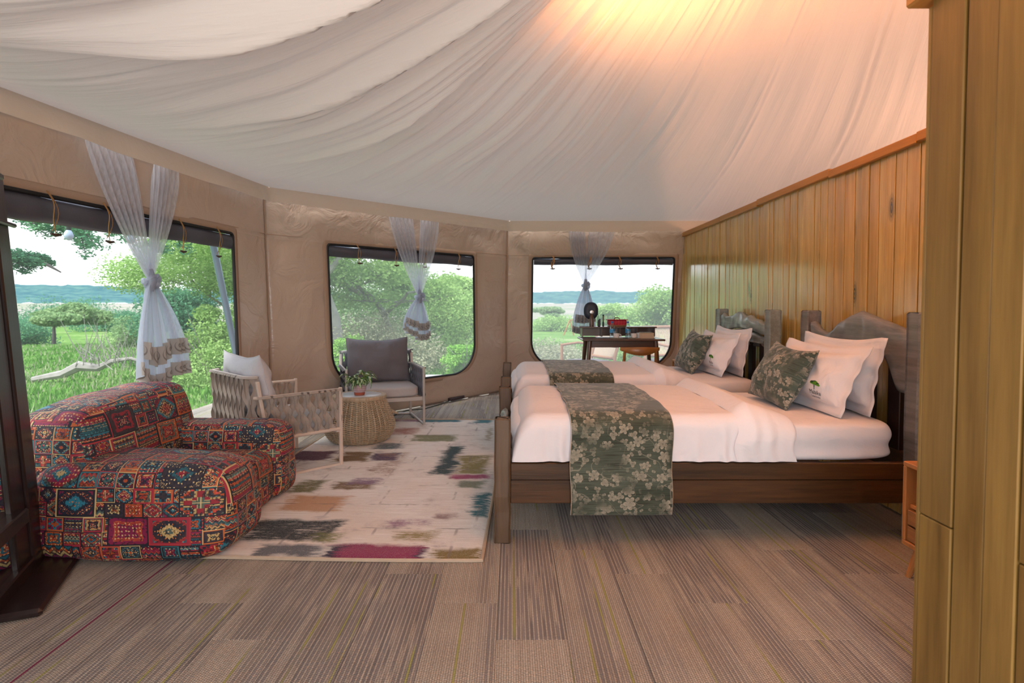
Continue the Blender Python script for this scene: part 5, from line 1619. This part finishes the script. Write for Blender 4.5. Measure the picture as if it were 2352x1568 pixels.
# potted plant on it
pl = thing('potted_plant', 'small striped-leaf plant in a pink patterned pot on the wicker table', 'plant', (-1.30, 4.95, .404), 0)
MB().lathe([(.040, .0), (.043, .002), (.046, .022), (.044, .024)], 28).build('pot_foot', M['terracotta'], pl, True)
MB().lathe([(.044, .024), (.052, .034), (.058, .055), (.059, .088), (.055, .090), (.052, .078)], 32).build('pot', M['pot'], pl, True)
MB().lathe([(.0, .076), (.052, .076)], 20, cap=False).build('soil', M['soil'], pl)
def leaf_mesh():
    n = 7; vs = []; uv = []; fs = []
    for k in range(n):
        f = k/(n-1); w_ = .017*math.sin(PI*min(1, f*.92+.06))**.8; x = .085*f; z = .030*math.sin(f*2.6)-.022*f*f
        for a in (-1, 0, 1): vs.append((x, a*w_, z+abs(a)*.004)); uv.append(((a+1)/2, f))
    for k in range(n-1):
        for a in range(2): fs.append((k*3+a, k*3+a+1, (k+1)*3+a+1, (k+1)*3+a))
    return me_from('leaf', vs, fs, M['pleaf'], True, uv)
lm = leaf_mesh(); r = random.Random(5)
mb = MB(); spots = []
for k in range(11):
    a = 2*PI*k/11+r.uniform(-.2, .2); L = r.uniform(.03, .095); hgt_ = r.uniform(.03, .085)
    p = [(0.01*math.cos(a), .01*math.sin(a), .08), (L*.5*math.cos(a), L*.5*math.sin(a), .08+hgt_*.8), (L*math.cos(a), L*math.sin(a), .08+hgt_)]
    mb.tube(p, .002, 5); spots += [(p[1], a), (p[2], a), ((L*.8*math.cos(a), L*.8*math.sin(a), .08+hgt_*.95), a)]
spots += [((0, 0, .17), 1), ((.02, .02, .165), 3), ((-.02, 0, .15), 5)]
mb.build('stems', M['leafD'], pl)
for i, (p, a) in enumerate(spots):
    for j in range(2):
        b = a+r.uniform(-1.5, 1.5); obj('leaf', lm, pl, p, (r.uniform(-.4, .4), r.uniform(-.35, .75), b), (r.uniform(.7, 1.15),)*3)

# ------------------------------------------------------------------ curtains
def curtain(w, uL0, uL1, uR0, uR1, vtop, uk, vk, hem, label, fullness=1.0):
    """sheer panel gathered into a knot; u values: outer and inner top ends of the two halves; hem: (u, v) of the skirt's bottom from left to right"""
    off = .055
    zt = 2.10
    def sa(u, z): 
        lo, hi = 0, w.L
        for _ in range(40):
            m = (lo+hi)/2
            if proj(w.P(m, z, off))[0] < u: lo = m
            else: hi = m
        return (lo+hi)/2
    ak, zk = w.solve(uk, vk, off)
    org = w.P(ak, zk, off); t = thing('curtain', label, 'curtain', tuple(org), 0, 'knotted sheer curtains')
    aL0, aL1, aR0, aR1 = sa(uL0, 2.05), sa(uL1, 2.05), sa(uR0, 2.05), sa(uR1, 2.05)
    for q, (a0, a1_, nfold) in enumerate(((aL0, aL1, 6), (aR0, aR1, 5))):
        nu, nv = 90, 46; vs = []
        for i in range(nu):
            f = i/(nu-1)
            for j in range(nv):
                s_ = j/(nv-1); z = zt+(zk-zt)*s_
                ie = f if q == 0 else 1-f; conv = s_**(1.25-.5*ie); wk = .022
                kx = ak+(-.006+.012*q)+(f-.5)*wk*2
                a = (a0+(a1_-a0)*f)*(1-conv)+kx*conv
                bow = math.sin(s_*PI)*(.045 if q == 0 else -.03)*(1-f if q == 0 else f)*(-1)
                amp = .020*(1-.55*conv)*min(1, s_*5+.25)
                yy = off+amp*math.sin(f*nfold*2*PI+q+s_*1.2)+.006*math.sin(f*37)
                vs.append(tuple(w.P(a-bow*0.0+bow*.5, z, yy)-org))
        obj('drape', me_from('drape', vs, grid_faces(nu, nv), M['sheer'], True), t)
    # knot
    kn = MB(); pts = []
    for k in range(26):
        a = 2*PI*k/25*1.15; pts.append(w.P(ak+.030*math.cos(a)+.004, zk-.03+.028*math.sin(a*1.0)+.012*math.sin(2*a), off+.022*math.sin(a+1))-org)
    kn.tube(pts, [.022+.006*math.sin(k*1.3) for k in range(26)], 8)
    kn.tube([w.P(ak, zk+.05, off)-org, w.P(ak+.003, zk-.02, off+.01)-org, w.P(ak-.004, zk-.09, off)-org], [.016, .030, .022], 10)
    kn.build('knot', M['sheer2'], t, True)
    # skirt below the knot
    n = len(hem); H = [w.solve(u, v, off) for u, v in hem]
    nu, nv = 100, 36; vs = []; uvs = []
    rows = []
    for i in range(nu):
        f = i/(nu-1); x = f*(n-1); k = min(n-2, int(x)); m = x-k; m2 = m*m*(3-2*m)
        ha = H[k][0]*(1-m)+H[k+1][0]*m; hz = H[k][1]*(1-m2)+H[k+1][1]*m2
        for j in range(nv):
            s_ = j/(nv-1); z = zk-.03+(hz-zk+.03)*s_
            sp = math.sin(min(1, s_*1.25)*PI/2)**.75
            a = ak+(f-.5)*.03*(1-sp)+(ha-ak)*sp*(.80+.20*s_)
            amp = .012+.030*s_
            yy = off+amp*math.sin(f*7*2*PI+.8)+.012*math.sin(f*3*2*PI)
            q = w.P(a+.006*math.sin(f*44), z, yy)-org; vs.append(tuple(q))
            if j >= nv-6: rows.append(q)
    obj('skirt', me_from('skirt', vs, grid_faces(nu, nv), M['sheer2'], True), t)
    lv = []; luv = []
    for i in range(nu):
        for j in range(nv-6, nv):
            q = Vector(vs[i*nv+j])+w.nin*.003; lv.append(tuple(q)); luv.append((i/(nu-1)*.18, (j-(nv-6))/5))
    obj('lace_hem', me_from('lace_hem', lv, grid_faces(nu, 6), M['lace'], True, luv), t)
    # second, higher tier of lace folded back over the front
    lv = []; luv = []; i0 = int(nu*.10); i1 = nu
    for i in range(i0, i1):
        for j in range(6):
            a = Vector(vs[i*nv+nv-15]); b = Vector(vs[i*nv+nv-9]); q = a.lerp(b, j/5)+w.nin*(.020+.004*math.sin(i*.5)); lv.append(tuple(q)); luv.append((i/(nu-1)*.18, j/5))
    obj('lace_band', me_from('lace_band', lv, grid_faces(i1-i0, 6), M['lace'], True, luv), t)
    return t
curtain(WL, 195, 305, 352, 411, 345, 345, 636, [(314, 862), (330, 880), (350, 900), (372, 885), (395, 862), (412, 858), (431, 856)], 'sheer white curtain knotted in front of the large window behind the sofa')
curtain(WD, 893, 948, 965, 1008, 520, 963, 676, [(924, 750), (935, 765), (950, 772), (965, 782), (978, 780), (986, 772)], 'sheer white curtain knotted in front of the window behind the grey armchair')
curtain(WF, 1306, 1343, 1352, 1412, 540, 1345, 650, [(1313, 762), (1325, 766), (1338, 768), (1350, 766), (1362, 764), (1368, 762)], 'sheer white curtain knotted behind the desk fan')

# ------------------------------------------------------------------ desk by the far window
DY = 6.38; DZ = .795
dL = at_y(1338, 776, DY).x; dR = at_y(1529, 776, DY).x; DW = dR-dL; DD = .52
dk_ = thing('desk', 'dark walnut writing desk with a low hutch in front of the far window', 'desk', ((dL+dR)/2, DY+DD/2, 0), 0)
MB().box((0, 0, DZ-.011), (DW, DD, .022), .006).build('desktop', M['deskwood'], dk_)
MB().box((0, -.16, DZ-.06), (DW-.20, .02, .075), .003).build('apron', M['deskwood'], dk_); MB().box((0, .2, DZ-.06), (DW-.20, .02, .075), .003).build('apron', M['deskwood'], dk_)
for sx in (-1, 1):
    for sy in (-1, 1):
        MB().tube([(sx*(DW/2-.09), sy*(DD/2-.08), DZ-.02), (sx*(DW/2-.035), sy*(DD/2-.03), 0)], [.026, .016], 12).build('leg', M['deskwood'], dk_, True)
hz0 = DZ; hz1 = DZ+.125; hb = .10
MB().box((-.01, hb+.06, hz1-.008), (DW*.98, .22, .016), .003).build('hutch_top', M['deskwood'], dk_)
MB().box((0, .235, (hz0+hz1)/2), (DW*.93, .012, .105), .002).build('hutch_back', M['deskwood'], dk_)
for fx in (-.455, -.21, .02, .24, .455):
    MB().box((fx*DW, .155, (hz0+hz1)/2), (.014, .16, .107), .002).build('hutch_divider', M['deskwood'], dk_)
# chair tucked in
ch = thing('desk_chair', 'amber wooden chair with a curved top rail tucked under the desk', 'chair', ((dL+dR)/2+.14, DY-.12, 0), 0)
cw = .21
pts = []
mb = MB(); sec = []
for k in range(21):
    f = -1+2*k/20; x = f*cw; y = -.10+.07*f*f; hgt_ = .018+.030*(1-f*f)**1.2; zc = .70-.022*(1-f*f)
    sec.append((x, y, zc, hgt_))
vs = []; fs = []
for x, y, zc, h_ in sec:
    for k in range(10): a = 2*PI*k/10; vs.append((x, y+.014*math.cos(a), zc+h_*math.sin(a)))
f_ = [tuple(q) for q in grid_faces(21, 10)]+[(i*10+9, (i+1)*10+9, (i+1)*10, i*10) for i in range(20)]+[tuple(range(10))[::-1], tuple(200+k for k in range(10))]
mb.add(vs, f_); mb.build('top_rail', M['chairwood'], ch, True)
for sx in (-1, 1):
    MB().tube([(sx*.165, -.06, .69), (sx*.175, -.02, .45), (sx*.185, -.03, 0)], [.015, .018, .012], 10).build('rear_leg', M['chairwood'], ch, True)
    MB().tube([(sx*.17, .33, .45), (sx*.19, .36, 0)], [.018, .012], 10).build('front_leg', M['chairwood'], ch, True)
blob_obj('seat', (.42, .42, .045), M['chairwood'], ch, (0, .15, .455), 5, 14)
# things on the desk
def onz(u, v, y, z): 
    return at_y(u, v, y).x, y, z
hy = DY+DD/2+.16; hyf = DY+.16
hT = hz1
x = at_y(1357, 740, hy).x
fan = thing('desk_fan', 'round midnight-blue desk fan on a tapered brown wooden stand', 'fan', (x, hy, hT), 0)
mb = MB(); vs = []
n = 40; out = []
for k in range(n):
    a = 2*PI*k/n; ca, sa_ = math.cos(a), math.sin(a)
    out.append((.083*math.copysign(abs(ca)**.85, ca), .100*math.copysign(abs(sa_)**.85, sa_)))
cz = .182
for r_, y_ in ((0, -.030), (.5, -.034), (.85, -.030), (1.0, -.018), (1.0, .012), (.8, .022), (0, .024)):
    for a, b in out: vs.append((a*r_, y_, cz+b*r_))
fs = []
for i in range(6):
    for k in range(n): fs.append((i*n+k, i*n+(k+1) % n, (i+1)*n+(k+1) % n, (i+1)*n+k))
mb.add(vs, fs); mb.build('fan_guard', M['navyplastic'], fan, True)
MB().lathe([(.0, 0), (.024, 0), (.025, .012), (.020, .020), (0, .022)], 24, cap=False).build('fan_hub', M['silver'], fan, True, (.004, -.040, cz-.015), (PI/2, 0, 0))
MB().lathe([(.027, 0), (.028, .03), (.024, .10), (.016, .145), (.008, .152)], 20).build('stand', M['deskwood'], fan, True, (.002, -.052, 0))
x = at_y(1371, 748, hy).x+.02
wt = thing('two_way_radio', 'small black two-way radio with antenna beside the desk fan', 'radio', (x, hy-.03, hT), 0)
MB().box((0, 0, .038), (.034, .022, .076), .005).build('body', M['blackplastic'], wt)
MB().tube([(-.011, 0, .074), (-.012, 0, .145)], [.004, .0025], 8).build('antenna', M['blackplastic'], wt); MB().lathe([(.005, 0), (.005, .014)], 10, (.004, 0, .076)).lathe([(.004, 0), (.004, .010)], 10, (.013, 0, .076)).build('knob', M['blackplastic'], wt)
x = at_y(1385, 740, hy).x
tr = thing('torch', 'slim olive and black torch standing on the desk hutch', 'torch', (x, hy-.02, hT), 0)
MB().lathe([(.009, 0), (.010, .004), (.010, .050), (.008, .056)], 16).build('handle', M['blackplastic'], tr, True); MB().lathe([(.0085, .056), (.0085, .122)], 16).build('barrel', M['olive'], tr, True); MB().lathe([(.0085, .122), (.0095, .128), (.0095, .138)], 16).build('head', M['blackplastic'], tr, True)
x = at_y(1417, 742, hy).x
bk = thing('tissue_basket', 'red checked fabric box with a wooden base on the desk hutch', 'box', (x, hy+.005, hT), 0)
MB().box((0, 0, .008), (.20, .13, .016), .004).build('base', M['chairwood'], bk); MB().box((0, 0, .044), (.205, .135, .056), .008).build('fabric_body', M['check'], bk)
MB().box((0, 0, .076), (.235, .15, .010), .004).build('lid', M['check'], bk)
MB().tube([(-.035, 0, .080), (-.02, 0, .098), (0, 0, .104), (.02, 0, .098), (.035, 0, .080)], .006, 8).build('handle', M['deskwood'], bk, True)
def bottle(u, label):
    x = at_y(u, 770, hyf).x; t = thing('water_bottle', label, 'bottle', (x, hyf, DZ), 0, 'water bottles on the desk')
    MB().lathe([(.026, 0), (.029, .006), (.029, .05), (.027, .055), (.029, .06), (.029, .11), (.024, .14), (.012, .165), (.012, .178)], 24).build('bottle_body', M['pet'], t, True)
    MB().lathe([(.0295, .062), (.0295, .104)], 24, cap=False).build('label_wrap', M['bottlelabel'], t, True)
    MB().lathe([(.014, .172), (.014, .190), (.0, .191)], 16).build('cap', M['bluecap'], t, True); return t
bottle(1406, 'clear water bottle with a blue label, left one on the desk'); bottle(1442, 'clear water bottle with a blue label, right one on the desk')
for u, lb in ((1413, 'upturned drinking glass between the bottle and cup at the desk middle'), (1444, 'upturned drinking glass in front of the right water bottle')):
    x = at_y(u, 775, hyf-.06).x; t = thing('drinking_glass', lb, 'glass', (x, hyf-.062, DZ), 0, 'drinking glasses on the desk')
    MB().lathe([(.026, 0), (.024, .085), (.0, .087)], 24, cap=False).build('glass_wall', M['glass'], t, True)
for u, lb in ((1416, 'white cup on a woven mat, left one on the desk'), (1456, 'white cup on a woven mat, right one on the desk')):
    yv = DY+.07; x = at_y(u, 775, yv).x
    mt_ = thing('woven_mat', lb.replace('white cup on a woven mat', 'small woven mat under the white cup'), 'mat', (x, yv, DZ), 0, 'woven mats on the desk')
    MB().lathe([(.055, 0), (.058, .004), (.050, .009), (.0, .007)], 28, cap=True).build('weave', M['woven'], mt_, True)
    mb = MB()
    for k in range(22): a = 2*PI*k/22; mb.tube([(.052*math.cos(a), .052*math.sin(a), .005), (.068*math.cos(a+.1), .068*math.sin(a+.1), .008)], .003, 4)
    mb.build('fringe', M['woven'], mt_)
    t = thing('cup', lb, 'cup', (x, yv, DZ+.010), 0, 'white cups on the desk')
    MB().lathe([(.018, 0), (.026, .004), (.031, .020), (.033, .050), (.031, .050), (.028, .018), (0, .010)], 28).build('cup_body', M['cupwhite'], t, True)
    MB().tube([(.030, -.006, .040), (.046, -.012, .038), (.048, -.012, .024), (.030, -.006, .014)], .004, 7).build('handle', M['cupwhite'], t, True)
x = at_y(1483, 762, hyf-.03).x
bx = thing('box', 'pale rectangular tea box at the right end of the desk', 'box', (x, hyf-.03, DZ), 0)
MB().box((0, 0, .032), (.165, .10, .064), .004).build('box_body', M['cardboard'], bx); MB().box((-.088, 0, .032), (.016, .09, .06), .002).build('book_spine', M['bottlewhite'], bx)
MB().box((0, .0, .067), (.14, .08, .008), .002).build('lid', M['olive'], bx)

# ------------------------------------------------------------------ rope chairs on the platform outside
def rope_chair(x, y, ang, label):
    t = thing('rope_chair', label, 'chair', (x, y, -.04), ang, 'wooden rope chairs outside the far window')
    W_, D = .62, .56; w = M['teak']
    for sy in (-1, 1):
        MB().tube([(D/2, sy*W_/2, 0), (D/2, sy*W_/2, .60)], .022, 8).build('front_leg', w, t, True)
        MB().tube([(-D/2+.05, sy*W_/2, 0), (-D/2+.02, sy*W_/2, .45), (-D/2-.10, sy*W_/2, .86)], .024, 8).build('rear_leg', w, t, True)
        MB().tube([(D/2+.02, sy*W_/2, .60), (0, sy*W_/2, .63), (-D/2, sy*W_/2, .60)], .020, 8).build('armrest', w, t, True)
        MB().tube([(D/2, sy*W_/2, .30), (-D/2+.03, sy*W_/2, .30)], .016, 8).build('side_rail', w, t, True)
    for z, x_ in ((.86, -D/2-.10), (.42, -D/2+.02)): MB().tube([(x_, -W_/2, z), (x_, W_/2, z)], .024, 8).build('back_rail', w, t, True)
    for x_ in (D/2, -D/2+.04): MB().tube([(x_, -W_/2, .32), (x_, W_/2, .32)], .020, 8).build('seat_rail', w, t, True)
    n = 24
    rp = MB().tube([(-D/2+.02, 0, .42), (-D/2-.05, 0, .64), (-D/2-.10, 0, .86)], .0065, 5).mesh('back_rope', M['rope'], True)
    for k in range(n): obj('back_rope', rp, t, (0, -W_/2+.04+(W_-.08)*k/(n-1), 0))
    blob_obj('seat_pad', (D-.02, W_-.06, .06), M['slatecush'], t, (0, 0, .36), 6, 14)
    sr = MB().tube([(0, -W_/2, .325), (0, 0, .315), (0, W_/2, .325)], .007, 5).mesh('seat_rope', M['rope'], True)
    for k in range(14): obj('seat_rope', sr, t, (-D/2+.05+k*(D-.08)/13, 0, 0))
rope_chair(at_y(1352, 760, 8.7).x, 8.7, rad(205), 'wooden rope-back chair outside behind the left end of the desk')
rope_chair(at_y(1522, 760, 8.9).x+.15, 8.9, rad(-62), 'wooden rope-back chair outside at the right edge of the far window')
# ------------------------------------------------------------------ extension lead on the carpet
p = [at_z(900, 957), at_z(935, 944), at_z(975, 940), at_z(1010, 930), at_z(1032, 922)]
el = thing('extension_lead', 'thin black extension lead with a dark socket lying near the tent wall', 'cable', tuple(p[-1]), 0)
MB().tube([q-p[-1]+Vector((0, 0, .008)) for q in p], .006, 6).build('cord', M['cable'], el, True)
e2 = at_z(1064, 914); d = (e2-p[-1]); mid = d/2
blob_obj('socket_block', (d.length, .065, .04), M['socket'], el, tuple(mid+Vector((0, 0, .022))), 6, 10, None, (0, 0, math.atan2(d.y, d.x)))
